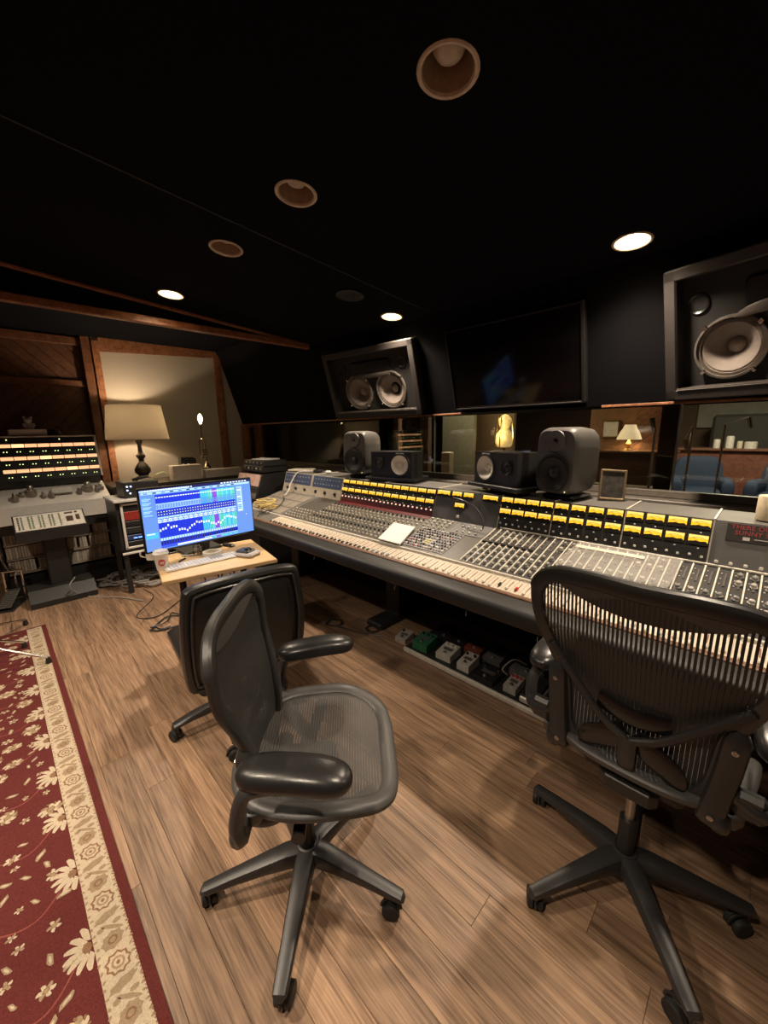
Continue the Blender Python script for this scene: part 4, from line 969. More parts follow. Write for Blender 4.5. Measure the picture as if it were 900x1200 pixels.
# screen
t = thing('television', 'large switched-off black television screen between the two wall speakers', 'television', (-1.425, 2.79, 1.655)); t.rotation_euler = (TILT, 0, 0)
MB().box((0, .03, .305), (1.02, .05, .61), 0, None, .006).build('housing', mat('tv_bezel', (.014, .013, .013), .3), t)
MB().box((0, .004, .31), (.985, .004, .565)).build('screen', mat('tv_glass', (.003, .003, .0035), .08, spec=.18), t, 0)
MB().box((0, .002, .012), (1.0, .012, .006)).build('lower_strip', mat('tv_strip', (.22, .2, .18), .3, .5), t, 0)
for x, w_ in ((-.4965, .012), (.4965, .012)): MB().box((x, .0, .31), (w_, .01, .6)).build('bezel_side', MATS['tv_bezel'], t, 0)
# ------------------------------------------------------------------ computer desk
DZ = .72
d0, d1, d2 = px(190, 682, Z=DZ), px(325, 655, Z=DZ), px(172, 652, Z=DZ)
ex = (d1 - d0).normalized(); ey = V(-ex.y, ex.x, 0)          # along the front edge, towards the back
DW = (d1 - d0).length; DD = .58
DA = math.atan2(ex.y, ex.x)
desk = thing('computer_desk', 'small light wood rolling desk carrying the computer screen', 'desk', d0 + ex * DW / 2 + ey * DD / 2 - V(0, 0, DZ), DA)
def dk(u, v, z=0.0): return d0 + ex * u + ey * v + V(0, 0, z)   # desk coordinates -> world
MB().box((0, 0, DZ - .012), (DW, DD, .024), 0, None, .003).build('desktop', wood('pale_maple', (.50, .33, .16), (.62, .43, .23), .4, (1, 6, 6), 3), desk)
for s in (-1, 1):
    m = MB(); m.cyl((s * (DW / 2 - .13), .06, .06), (s * (DW / 2 - .13), .06, DZ - .024), .02, n=14); m.box((s * (DW / 2 - .13), .06, DZ - .03), (.1, .3, .012)); m.build('leg', BLACK, desk)
    m = MB(); m.box((s * (DW / 2 - .13), 0, .065), (.05, .56, .03), 0, None, .008); m.build('foot', BLACK, desk)
    for v in (-.25, .25):
        c = inst('caster', caster_me, desk, (s * (DW / 2 - .13), v, 0), (0, 0, .5 * s + v))
        for e in (-1, 1): inst('wheel', wheel_me, c, (e * .0145, .02, .028))
m = MB(); m.cyl((-(DW / 2 - .13), .06, .18), (DW / 2 - .13, .06, .18), .012, n=10); m.build('crossbar', BLACK, desk)

# monitor with the mixer on its screen
mL, mR = px(171, 649, X=-2.6), px(299, 624, X=-2.62)
MW = (mR - mL).length; MH = .40
mA = math.atan2(mR.y - mL.y, mR.x - mL.x)
mon = thing('computer_monitor', 'wide computer monitor showing a blue audio mixer on the desk', 'monitor', ((mL.x + mR.x) / 2, (mL.y + mR.y) / 2, DZ), mA)
zb = (mL.z + mR.z) / 2 - DZ
MB().box((0, .014, zb + MH / 2), (MW, .026, MH), 0, None, .004).build('housing', mat('monitor_black', (.012, .012, .012), .3), mon)
m = MB(); m.box((0, .045, zb + .08), (.09, .03, .2), 0, None, .008); m.box((0, .05, .09), (.08, .025, .17), 0, None, .006); m.box((0, .135, .008), (.26, .17, .016), 0, None, .006); m.build('monitor_stand', BLACK, mon)
SC = [glow('screen_' + n, c, s) for n, c, s in (('steel_blue', (.095, .20, .52), 1.25), ('deep_blue', (.012, .03, .50), 1.2), ('pale_blue', (.32, .52, .78), 1.2), ('teal', (.05, .42, .56), 1.2), ('aqua', (.10, .52, .50), 1.2), ('green', (.08, .48, .32), 1.2), ('purple', (.20, .06, .50), 1.2), ('white', (.72, .80, .92), 1.2), ('navy', (.012, .015, .09), 1.0), ('sky', (.06, .36, .70), 1.2))]
sm = MB()
sw_, sh_ = MW - .018, MH - .022
def R_(u0, v0, u1, v1, mi, z=0):
    y = -.0006 - z * .00012; f = lambda u, v: ((u - .5) * sw_, y, zb + .012 + v * sh_)
    sm.add([f(u0, v0), f(u1, v0), f(u1, v1), f(u0, v1)], [(0, 1, 2, 3)], mi)
R_(0, 0, 1, 1, 0)
R_(0, .955, 1, 1, 8, 1); R_(.0, .958, .4, .985, 2, 2); R_(0.01, .915, .99, .95, 2, 1)
for i in range(20): R_(.02 + i * .021, .965, .032 + i * .021, .985, 7, 3)
for i in range(9): R_(.70 + i * .03, .965, .72 + i * .03, .985, 7, 3)
for i in range(12): R_(.03 + i * .07, .922, .03 + i * .07 + .03, .942, 8 if i % 2 else 0, 2)
NC = 32; U0, U1 = .115, .83; cw = (U1 - U0) / NC
cols = [1] * 17 + [3, 9, 3, 5, 4, 6, 6, 4, 5, 4, 3, 4, 9, 4, 5]
R_(U0, .05, U1, .9, 1, 1)
rs = random.Random(9)
for i in range(NC):
    u = U0 + i * cw; c = cols[i]
    R_(u + .0006, .76, u + cw - .0006, .89, c, 2); R_(u + .003, .845, u + cw - .003, .86, 7, 3)
    R_(u + .001, .66, u + cw - .001, .755, 2 if i < 17 else c, 2); R_(u + .004, .67, u + cw - .004, .74, 0, 3)
    for v in (.60, .555): R_(u + .003, v, u + cw - .003, v + .03, 8, 2); R_(u + .008, v + .01, u + cw - .005, v + .022, 7, 3)
    R_(u + .001, .505, u + cw - .001, .535, 2, 2); R_(u + .001, .44, u + cw - .001, .495, 2 if i % 2 else 7, 2); R_(u + .005, .455, u + cw - .005, .48, 0, 3)
    R_(u + .0008, .19, u + cw - .0008, .43, c, 2); R_(u + cw * .45, .2, u + cw * .55, .42, 8, 3)
    v = .30 + .05 * math.sin(i * .5) + rs.uniform(-.025, .025); R_(u + .004, v, u + cw - .006, v + .035, 7, 4)
    R_(u + .002, .14, u + cw - .002, .185, 2, 2); R_(u + .004, .075, u + cw - .004, .13, 8, 2); R_(u + .001, .055, u + cw - .001, .07, c if i < 17 else 2, 2)
    R_(u + .002, .02, u + cw, .045, 7 if 5 < i < 20 else c, 3)
for i in range(14): R_(.012, .86 - i * .022, .05 + .03 * ((i * 5) % 3) / 2, .872 - i * .022, 2 if i % 3 else 9, 2)
R_(.008, .20, .105, .30, 9, 2); R_(.015, .27, .08, .285, 7, 3); R_(.85, .42, .905, .88, 2, 2)
for i in range(14): R_(.855, .435 + i * .031, .89, .452 + i * .031, 0 if i % 4 else 7, 3)
R_(.93, .34, .937, .355, 7, 3)
sm.build('screen', SC, mon, 0)

# keyboard, cup, tape roll, mouse and the small gear on the desk
kb = thing('keyboard', 'slim white keyboard lying along the desk front edge', 'keyboard', V(0, 0, 0), DA)
k0, k1 = px(196, 671, Z=DZ), px(281, 652, Z=DZ)
kc = (k0 + k1) / 2; kl = .43; ka = math.atan2(k1.y - k0.y, k1.x - k0.x); kb.location = (kc.x, kc.y, DZ + .0005); kb.rotation_euler = (0, 0, ka)
MB().box((0, .05, .005), (kl, .118, .009), 0, None, .003).build('key_base', mat('kb_alu', (.6, .58, .55), .4), kb)
key = MB().box((0, 0, 0), (.0165, .0165, .004), 0, None, .0015).mesh('key', mat('key_white', (.8, .78, .75), .45), 0); keyg = MB().box((0, 0, 0), (.0165, .0165, .004), 0, None, .0015).mesh('key', mat('key_grey', (.42, .41, .40), .45), 0)
for r in range(5):
    for c in range(21):
        x = -kl / 2 + .018 + c * .0195
        if r == 0 and 4 <= c <= 8:
            if c == 6: inst('key', key, kb, (x, .005 + r * .0205, .011), None, (5.6, 1, 1))
            continue
        inst('key', keyg if 13 <= c <= 16 and r > 1 else key, kb, (x, .008 + r * .0205, .011))
m = MB(); cpz = px(190, 674, Z=DZ)
q = px(191, 668, Z=DZ) + ey * .015
t = thing('coffee_cup', 'white paper coffee cup with lid and red logo disc on the desk corner', 'cup', (q.x, q.y, DZ)); 
MB().lathe([(.028, 0), (.029, .002), (.040, .098), (.041, .10)], n=26).build('paper_cup', WHITE, t)
MB().lathe([(.0425, .096), (.043, .103), (.040, .106), (.037, .118), (.034, .119), (.033, .115), (0, .115)], n=26).build('lid', mat('lid_white', (.78, .76, .73), .4), t)
fc = (CAM - q); fa = math.atan2(fc.y, fc.x); lg = MB()
def cpos(a, z): r = .0285 + (.0118) * z / .1 + .0006; return V(r * math.cos(fa + a), r * math.sin(fa + a), z)
rw = []
for k in range(7):
    rr_ = 1 - k / 6; rw.append([cpos(.56 * rr_ * math.cos(2 * PI * i / 18), .05 + .021 * rr_ * math.sin(2 * PI * i / 18)) for i in range(19)])
lg.grid(rw); lo = lg.build('logo_disc', mat('logo_red', (.55, .06, .05), .5), t)
wm = MB()
for k, (a, b) in enumerate(((-.3, -.18), (-.12, 0.0), (.06, .18), (.22, .32))):
    P = [cpos(a + (b - a) * e / 6, .048 + .008 * math.sin(PI * e / 3 + k)) * 1.0 for e in range(7)]; P = [p + V(math.cos(fa), math.sin(fa), 0) * .0006 for p in P]; wm.tube(P, .0012, 5)
wm.build('logo_script', WHITE, lo)
q = px(249, 650, Z=DZ); m = MB(); m.lathe([(.042, 0), (.058, 0), (.059, .003), (.059, .022), (.058, .025), (.042, .025), (.0415, .022), (.0415, .003), (.042, 0)], V(q.x, q.y, DZ), 30); solo('tape_roll', m, mat('masking_tape', (.64, .59, .48), .7), 'roll of cream masking tape lying flat on the desk', 'tape roll')
q = px(268, 640, Z=DZ); m = MB(); m.box((q.x, q.y, DZ + .009), (.10, .042, .018), 0, Matrix.Rotation(.3, 3, 'Z'), .008); solo('remote_control', m, BLACK, 'black hand remote lying behind the masking tape', 'remote')
q = px(293, 652, Z=DZ); t = thing('trackball', 'chunky black and silver trackball mouse at the desk corner', 'mouse', (q.x - .03, q.y, DZ), ka + .5)
m = MB(); m.box((0, 0, .014), (.11, .13, .028), 0, Matrix.Rotation(.0, 3, 'Z'), .01); m.build('shell', mat('mouse_silver', (.42, .4, .38), .35), t)
m = MB(); m.box((0, .015, .03), (.085, .10, .022), 0, None, .009); m.build('palm_rest', BLACK, t); m = MB(); m.lathe([(.0, .055), (.016, .052), (.024, .042), (.026, .03)], V(0, -.005, 0), 16); m.build('ball', mat('ball_black', (.01, .01, .01), .12), t)
q = px(232, 650, Z=DZ); t = thing('glass_jar', 'small clear glass jar in front of the monitor foot', 'jar', (q.x, q.y, DZ)); MB().lathe([(.026, 0), (.028, .004), (.028, .055), (.022, .062), (.022, .07)], n=20).build('glass', pane_mat('jar_glass', (.8, .78, .72), .1), t)
for i, (x, y, L, a, mt, lab) in enumerate(((206, 648, .10, .2, BLACK, 'black pen lying behind the keyboard'), (222, 652, .09, -.5, STEEL, 'metal pen lying between keyboard and glass jar'), (214, 657, .07, .9, BLACK, 'short black marker beside the coffee cup'))):
    q = px(x, y, Z=DZ); m = MB(); dd = V(math.cos(DA + a), math.sin(DA + a), 0) * L / 2; c = V(q.x, q.y, DZ + .006); m.cyl(c - dd, c + dd * .8, .0055, n=8); m.cyl(c + dd * .8, c + dd, .005, .0015, n=8); solo('pen', m, mt, lab, 'pen')
q = px(176, 657, Z=DZ); t = thing('mug', 'pale mug standing behind the coffee cup', 'mug', (q.x - .02, q.y + .02, DZ)); m = MB(); m.lathe([(.03, 0), (.035, .003), (.037, .085), (.034, .085), (.032, .006), (0, .006)], n=22); m.build('body', CREAM, t)
MB().tube(spline([V(0, -.036, .07), V(0, -.06, .062), V(0, -.062, .035), V(0, -.036, .02)], 5), .005, 8).build('handle', CREAM, t)
# ------------------------------------------------------------------ tape machine against the end wall
TM = thing('tape_machine', 'multitrack tape machine with three rows of orange meters', 'tape machine', (-5.1, .37, 0), 0)
TO = V(5.1, -.37, 0)
def tp(name, m, mt, parent=None, smooth=35): m.v = [tuple(Vector(q) + TO) for q in m.v]; return m.build(name, mt, parent or TM, smooth)
ALU = mat('tape_deck_aluminium', (.72, .69, .64), .45, .1, .05)
Y0, Y1 = -.08, .82
m = MB(); m.box((-5.25, Y0 + .012, .45), (.6, .024, .86), 0, None, .003); m.box((-5.25, Y1 - .012, .45), (.6, .024, .86), 0, None, .003); m.box((-5.52, .37, .45), (.03, .88, .86)); m.box((-5.25, .37, .17), (.58, .86, .04)); m.box((-5.0, .37, .08), (.1, .86, .14)); tp('cabinet', m, BLACK)
m = MB(); m.prism([(-4.83, Y0, .715), (-4.83, Y0, .875), (-4.85, Y0, .885), (-5.16, Y0, 1.02), (-5.5, Y0, 1.02), (-5.5, Y0, .715)], (0, Y1 - Y0, 0)); tp('deck', m, ALU, None, 0)
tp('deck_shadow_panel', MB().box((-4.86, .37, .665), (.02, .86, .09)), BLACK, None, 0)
# meter bridge leaning back
br = MB(); br.prism([(-5.08, Y0 + .02, 1.09), (-5.16, Y0 + .02, 1.50), (-5.34, Y0 + .02, 1.50), (-5.34, Y0 + .02, 1.02), (-5.12, Y0 + .02, 1.02)], (0, Y1 - Y0 - .04, 0)); tp('meter_housing', br, BLACK, None, 0)
m = MB(); m.box((-5.165, .37, 1.505), (.05, Y1 - Y0, .014), 0, None, .003); tp('top_trim', m, ALU); 
for yy in (Y0 + .008, Y1 - .008):
    m = MB(); m.prism([(-5.07, yy - .008, 1.09), (-5.05, yy - .008, 1.09), (-5.13, yy - .008, 1.51), (-5.18, yy - .008, 1.51)], (0, .016, 0)); tp('side_trim', m, ALU, None, 0)
OM = glow('meter_orange', (1.0, .46, .22), 1.0); OM2 = glow('meter_bright', (1.0, .62, .28), 1.25); OM3 = glow('meter_scale', (.85, .30, .12), .9)
tn = V(.41, 0, .08).normalized(); te = Euler((PI / 2, 0, PI / 2)).to_matrix()
lean = math.atan2(.08, .41); RM = Matrix.Rotation(-lean, 3, 'Y') @ te; RE = RM.to_euler()
def tmeter(a):
    m = MB(); m.box((0, 0, .003), (.092, .036, .006), 0, None, .001); m.add([(-.044, -.016, .0064), (.044, -.016, .0064), (.044, .016, .0064), (-.044, .016, .0064)], [(0, 1, 2, 3)], 1)
    for i in range(11): m.add([(-.036 + i * .0068, .002, .0067), (-.033 + i * .0068, .002, .0067), (-.033 + i * .0068, .008, .0067), (-.036 + i * .0068, .008, .0067)], [(0, 1, 2, 3)], 2)
    return m.mesh('level_meter', [MBL, a, OM3], 0)
tmA, tmB = tmeter(OM), tmeter(OM2); gl = MB().lathe([(.0045, 0), (.004, .003), (0, .004)], n=8).mesh('status_lamp', glow('led_green', (.75, 1.0, .35), 1.6))
def tb(y, t): return V(-5.08 - .08 * t, y, 1.09 + .41 * t) + tn * .002
nm = 8; pitch = .094
for r, t_ in enumerate((.80, .51, .22)):
    for i in range(nm):
        yy = .765 - i * pitch - .0
        inst('level_meter', tmB if (i * 5 + r * 3) % 7 == 2 else tmA, TM, tb(yy, t_) + TO, RE)
        for e in (-.012, .01): inst('status_lamp', gl, TM, tb(yy + e, t_ - .135) + TO, RE)
for yy in (.52, .13, .02): inst('status_lamp', gl, TM, tb(yy, .94) + TO, RE, (1.2, 1.2, 1.2))
# rollers and heads on the deck
SLV = mat('roller_silver', (.55, .52, .48), .3, .9)
def deckz(x): return .885 + (-4.85 - x) * .135 / .31
for yy, x, r, h in ((.10, -4.93, .032, .06), (.22, -5.0, .045, .075), (.30, -4.94, .02, .05), (.36, -4.93, .026, .055), (.16, -5.02, .05, .03), (.58, -4.95, .024, .05), (.66, -5.0, .05, .07), (.73, -4.96, .022, .06), (.77, -5.0, .03, .05)):
    m = MB(); z = deckz(x); m.lathe([(r, 0), (r, h * .8), (r * .9, h * .84), (r * .55, h * .86), (r * .5, h * 1.3), (r * .42, h * 1.38), (0, h * 1.38)], V(x, yy, z - .01), 22); tp('roller', m, SLV)
m = MB(); m.box((-4.98, .45, deckz(-4.98) + .025), (.1, .16, .06), 0, Matrix.Rotation(-.41, 3, 'Y'), .004); tp('head_cover', m, mat('head_cover_grey', (.4, .38, .34), .4))
# rows of amplifier cards under the deck
CARD = [mat('card_' + str(i), c, .55) for i, c in enumerate(((.46, .41, .33), (.36, .32, .26), (.55, .49, .41)))]
card_me = [MB().box((0, 0, 0), (.14, .019, .115), 0, None, .002).mesh('card', c, 0) for c in CARD]
for r, z in enumerate((.29, .43, .57)):
    tp('card_rail', MB().box((-5.03, .37, z - .066), (.17, .83, .012)), mat('card_rail_tan', (.34, .29, .22), .5), None, 0)
    for i in range(38):
        yy = -.03 + i * .0212
        if rnd.random() < .07: continue
        inst('card', card_me[rnd.randrange(3)], TM, V(-5.03 + rnd.uniform(-.004, .004), yy, z) + TO)
# things on top of the tape machine
m = MB(); a = px(8, 503, X=-5.28); b = px(53, 503, X=-5.28); m.box((-5.25, (a.y + b.y) / 2, 1.545), (.15, b.y - a.y, .06), 0, None, .004); solo('white_box', m, WHITE, 'white carton lying on top of the tape machine', 'box')
m = MB(); c = V(-5.25, px(33, 495, X=-5.25).y, 1.577)
m.lathe([(0, 0), (.035, .002), (.042, .02), (.034, .045), (.02, .055), (.03, .075), (.032, .09), (.02, .106), (0, .11)], c, 16); m.lathe([(0, 0), (.011, .004), (.012, .02), (0, .026)], c + V(0, -.026, .098), 10); m.lathe([(0, 0), (.011, .004), (.012, .02), (0, .026)], c + V(0, .026, .098), 10); m.lathe([(0, 0), (.014, .01), (.012, .03), (0, .04)], c + V(.02, -.035, .02), 10); m.lathe([(0, 0), (.014, .01), (.012, .03), (0, .04)], c + V(.02, .035, .02), 10)
solo('figurine', m, mat('figurine_white', (.6, .57, .54), .5), 'little white seated figurine standing on the white carton', 'figurine')
m = MB(); c = px(62, 503, X=-5.3); m.lathe([(.06, 0), (.06, .02), (.045, .05), (.02, .065), (0, .068)], V(-5.25, c.y, 1.513), 18); solo('desk_dome', m, mat('dome_brown', (.06, .045, .035), .4), 'dark round dome ornament beside the white carton', 'ornament')

# ------------------------------------------------------------------ remote controller on its pedestal
RC = thing('tape_remote', 'white-topped tape remote controller on a black pedestal before the tape machine', 'remote controller', (-4.62, .29, 0), 0)
def rp(name, m, mt, smooth=35, parent=None): m.v = [tuple(Vector(q) + V(4.62, -.29, 0)) for q in m.v]; return m.build(name, mt, parent or RC, smooth)
m = MB(); m.prism([(-4.46, .045, 0), (-4.46, .045, .05), (-4.56, .045, .14), (-4.80, .045, .14), (-4.80, .045, 0)], (0, .485, 0)); rp('base', m, mat('pedestal_black', (.015, .0145, .014), .45), 0)
rp('column', MB().box((-4.70, .30, .41), (.14, .17, .56), 0, None, .01), MATS['pedestal_black'])
ra, rb_ = px(18, 624, X=-4.5), px(97, 612, X=-4.5); rc_, rd = px(15, 606, X=-4.62), px(92, 597, X=-4.62)
yA, yB = .055, .535
def rpt(s, y, h=0): return V(-4.50 - .13 * s, y, .70 + .115 * s) + V(.66, 0, .75) * h
m = MB(); m.prism([(-4.49, yA - .01, .60), (-4.49, yA - .01, .695), (-4.635, yA - .01, .823), (-4.76, yA - .01, .80), (-4.76, yA - .01, .66)], (0, yB - yA + .02, 0)); rp('console_body', m, BLACK, 0)
m = MB(); m.prism([rpt(0, yA), rpt(0, yB), rpt(1, yB), rpt(1, yA)], V(.66, 0, .75) * .006); rp('face_plate', m, mat('remote_plate', (.66, .62, .55), .4), 0)
RRm = Matrix((tuple(V(0, 1, 0)), tuple(V(-.749, 0, .663)), tuple(V(.663, 0, .749)))).transposed().to_euler()
bt = MB().box((0, 0, .003), (.013, .009, .006), 0, None, .001).mesh('key_button', mat('remote_green_key', (.16, .22, .13), .4), 0)
btk = MB().box((0, 0, .003), (.013, .009, .006), 0, None, .001).mesh('key_button', BLACK, 0)
RO = V(4.62, -.29, 0)
for i in range(13):
    for j in range(8):
        if i in (2, 5, 8, 11): continue
        inst('key_button', btk if i < 1 else bt, RC, rpt(.12 + j * .105, yA + .025 + i * .0235, .007) + RO, RRm)
for y, s, wy, ws in ((.43, .45, .05, .35), (.49, .5, .03, .35), (.43, .85, .06, .1), (.485, .86, .02, .1)):
    q = MB(); q.prism([rpt(s - ws / 2, y - wy / 2, .0065), rpt(s - ws / 2, y + wy / 2, .0065), rpt(s + ws / 2, y + wy / 2, .0065), rpt(s + ws / 2, y - wy / 2, .0065)], V(.66, 0, .75) * .002); rp('display', q, mat('display_brown', (.08, .045, .035), .3), 0)

# ------------------------------------------------------------------ outboard rack, credenza and the things on it
RK = thing('outboard_rack', 'white-framed outboard rack with a red unit behind the monitor', 'equipment rack', (-4.35, 1.02, 0), 0)
def kp(name, m, mt, smooth=35): m.v = [tuple(Vector(q) + V(4.35, -1.02, 0)) for q in m.v]; return m.build(name, mt, RK, smooth)
ky0, ky1 = .735, 1.32
kp('top', MB().box((-4.42, (ky0 + ky1) / 2, .905), (.46, ky1 - ky0 + .03, .022), 0, None, .003), mat('laminate_white', (.6, .58, .54), .35))
m = MB(); m.box((-4.44, ky0 + .012, .66), (.42, .024, .47)); m.box((-4.44, ky1 - .012, .66), (.42, .024, .47)); m.box((-4.44, (ky0 + ky1) / 2, .425), (.42, ky1 - ky0, .024)); m.box((-4.64, (ky0 + ky1) / 2, .66), (.02, ky1 - ky0, .47)); kp('case', m, BLACK, 0)
m = MB()
for c, d in (((-4.225, ky0 + .045, .66), (.012, .022, .44)), ((-4.225, ky1 - .045, .66), (.012, .022, .44)), ((-4.225, (ky0 + ky1) / 2, .868), (.012, ky1 - ky0 - .07, .02)), ((-4.225, (ky0 + ky1) / 2, .452), (.012, ky1 - ky0 - .07, .02))): m.box(c, d, 0, None, .003)
kp('front_trim', m, ALU)
kp('lower_rail', MB().box((-4.23, (ky0 + ky1) / 2, .40), (.03, ky1 - ky0, .02), 0, None, .003), ALU)
for z, h, c in ((.825, .05, (.02, .02, .02)), (.755, .085, (.30, .03, .025)), (.68, .05, (.018, .018, .018)), (.615, .06, (.03, .03, .03)), (.545, .05, (.03, .05, .12)), (.49, .04, (.02, .02, .02))):
    kp('rack_unit', MB().box((-4.33, (ky0 + ky1) / 2, z), (.2, ky1 - ky0 - .12, h), 0, None, .004), mat('unit_%d' % int(z * 1000), c, .4))
for z, yy, n in ((.54, .86, 'b'), (.54, .9, 'b'), (.825, .95, 'w'), (.7, .97, 'w')): kp('unit_lamp', MB().box((-4.226, yy, z), (.006, .03 if n == 'b' else .01, .01)), glow('lamp_' + n, (.15, .3, 1.0) if n == 'b' else (.9, .85, .7), 2.0), 0)
for yy in (ky0 + .03, ky1 - .03):
    kp('leg', MB().box((-4.26, yy, .2), (.04, .04, .4)), BLACK, 0); kp('leg', MB().box((-4.62, yy, .2), (.04, .04, .4)), BLACK, 0)
# black unit with blue lamps on the rack
t = thing('audio_interface', 'black desktop unit with small blue lamps on top of the outboard rack', 'audio unit', (-4.42, .98, .917))
MB().box((0, 0, .075), (.3, .3, .15), 0, None, .006).build('case', BLACK, t)
for yy, z in ((-.12, .11), (-.09, .11), (-.12, .075), (-.1, .045)): MB().lathe([(.008, 0), (.008, .004), (0, .005)], V(.151, yy, z), 10, 0, Matrix.Rotation(PI / 2, 3, 'Y')).build('lamp', glow('lamp_cool', (.5, .6, 1), 2.0), t)
m = MB(); m.tube(spline([V(-4.35, .93, 1.081), V(-4.3, 1.0, 1.10), V(-4.36, 1.07, 1.10), V(-4.5, 1.06, 1.09), V(-4.45, .98, 1.085), V(-4.32, .96, 1.082)], 6), .012, 8); solo('headphone_cable', m, BLACK, 'thick black cable looped on the unit with blue lamps', 'cable')
m = MB(); m.tube(spline([V(-4.34, 1.10, 1.077), V(-4.30, 1.14, 1.12), V(-4.34, 1.21, 1.13), V(-4.40, 1.27, 1.09)], 6), .008, 8); solo('yellow_cable', m, mat('cable_lime', (.45, .45, .2), .5), 'short yellow green cable arching over the black unit', 'cable')
# credenza
CR = thing('credenza', 'dark low cabinet along the end wall carrying the table lamp', 'cabinet', (-5.40, 1.72, 0), 0)
m = MB(); m.box((0, 0, .46), (.62, 1.62, .92)); m.build('carcass', mat('credenza_dark', (.03, .02, .015), .5), CR, 0); MB().box((.01, 0, .935), (.66, 1.66, .03), 0, None, .004).build('cabinet_top', mat('credenza_top', (.05, .035, .025), .4), CR)
for i in range(3): d_ = MB().box((.318, -.54 + i * .54, .47), (.016, .52, .84), 0, None, .003).build('door', mat('credenza_door', (.04, .026, .018), .45), CR); MB().cyl((.332, -.54 + i * .54 + .2, .47), (.332, -.54 + i * .54 + .2, .6), .006, n=8).build('handle', STEEL, d_)
TZ = .95
# table lamp
q = px(163, 555, X=-5.38)
LM = thing('table_lamp', 'table lamp with wide cream drum shade and dark turned base', 'lamp', (-5.53, q.y + .08, TZ))
MB().lathe([(.11, 0), (.11, .012), (.1, .02), (.06, .035), (.05, .06), (.085, .10), (.088, .14), (.06, .19), (.028, .23), (.03, .26), (.05, .29), (.05, .31), (.025, .34), (.022, .44), (.036, .47), (.036, .5), (.012, .52), (.012, .58)], n=22).build('lamp_base', mat('lamp_base_dark', (.022, .016, .013), .35), LM)
shm = MB(); sr = [(.335, .50), (.285, .90)]
for k in (0, 1):
    shm.add([V(r_ - k * .003, 0, 0) for r_, _ in ()], [])
ns = 40; rows = []
for f in [i / 6 for i in range(7)]:
    r_ = sr[0][0] + (sr[1][0] - sr[0][0]) * f; rows.append([V(r_ * math.cos(2 * PI * i / ns), r_ * math.sin(2 * PI * i / ns), sr[0][1] + (sr[1][1] - sr[0][1]) * f) for i in range(ns + 1)])
shm.grid(rows)
SH_ = bpy.data.materials.new('lamp_shade_linen'); SH_.use_nodes = True; nt = SH_.node_tree; N = nt.nodes; L = nt.links; bsd = N['Principled BSDF']; bsd.inputs['Base Color'].default_value = (.55, .47, .36, 1); bsd.inputs['Roughness'].default_value = .9
trn = N.new('ShaderNodeBsdfTranslucent'); trn.inputs[0].default_value = (.55, .45, .32, 1); mxs = N.new('ShaderNodeMixShader'); mxs.inputs[0].default_value = .075
nzt = N.new('ShaderNodeTexNoise'); nzt.inputs['Scale'].default_value = 220; bpn = N.new('ShaderNodeBump'); bpn.inputs['Strength'].default_value = .2; L.new(nzt.outputs[0], bpn.inputs['Height']); L.new(bpn.outputs[0], bsd.inputs['Normal'])
L.new(bsd.outputs[0], mxs.inputs[1]); L.new(trn.outputs[0], mxs.inputs[2]); L.new(mxs.outputs[0], N['Material Output'].inputs[0])
shm.build('lamp_shade', SH_, LM, 60)
for r_, z in sr:
    MB().tube([V(r_ * math.cos(2 * PI * i / 40), r_ * math.sin(2 * PI * i / 40), z) for i in range(40)], .004, 6, 0, True).build('shade_hem', mat('hem_cream', (.5, .42, .32), .8), LM)
m = MB()
for a in range(3): m.cyl((0, 0, .86), (.286 * math.cos(a * 2.094), .286 * math.sin(a * 2.094), .895), .003, n=6)
m.cyl((0, 0, .56), (0, 0, .91), .004, n=6); m.lathe([(.008, 0), (.012, .01), (.006, .02), (.0, .026)], V(0, 0, .905), 12); m.build('shade_fitting', GOLD, LM)
MB().lathe([(.013, 0), (.016, .02), (.03, .05), (.032, .07), (.02, .095), (0, .1)], V(0, 0, .60), 16).build('bulb', glow('lamp_bulb', (1.0, .8, .5), 25), LM)
lamp('table_lamp_light', 'POINT', (.0, 0, .735), 20, (1, .78, .52), .03, None, None, .5, LM)
# trumpet lamp
TR = thing('trumpet_lamp', 'small lamp made from an upright brass trumpet with a bare bulb', 'lamp', (-5.30, px(240, 545, X=-5.3).y, TZ), 0)
MB().box((0, 0, .06), (.12, .12, .12), 0, None, .006).build('wooden_base', mat('base_brown', (.05, .03, .02), .4), TR)
m = MB(); z0 = .12
m.lathe([(.055, 0), (.05, .004), (.03, .03), (.016, .07), (.009, .14), (.007, .3)], V(0, .03, z0), 20)
m.tube(spline([V(0, .03, z0 + .3), V(0, .025, z0 + .35), V(0, 0, z0 + .37), V(0, -.03, z0 + .35), V(0, -.04, z0 + .28), V(0, -.04, z0 + .16), V(0, -.02, z0 + .12), V(0, .0, z0 + .16), V(0, .0, z0 + .4), V(0, .005, z0 + .5)], 5), .006, 8)
for i in range(3): m.cyl((.012, -.018 + i * .0, z0 + .17 + i * .028), (.012, .05, z0 + .17 + i * .028), .009, n=10)
m.build('trumpet', mat('old_brass', (.55, .45, .3), .25, 1.0), TR)
MB().cyl((0, .005, z0 + .5), (0, .005, z0 + .56), .012, n=12).build('socket', BLACK, TR)
MB().lathe([(.010, 0), (.014, .02), (.026, .05), (.029, .07), (.022, .1), (.01, .125), (0, .13)], V(0, .005, z0 + .555), 16).build('bulb', glow('trumpet_bulb', (1.0, .8, .45), 14), TR)
lamp('trumpet_lamp_light', 'POINT', (.04, .005, z0 + .62), .9, (1, .75, .45), .025, None, None, .5, TR)
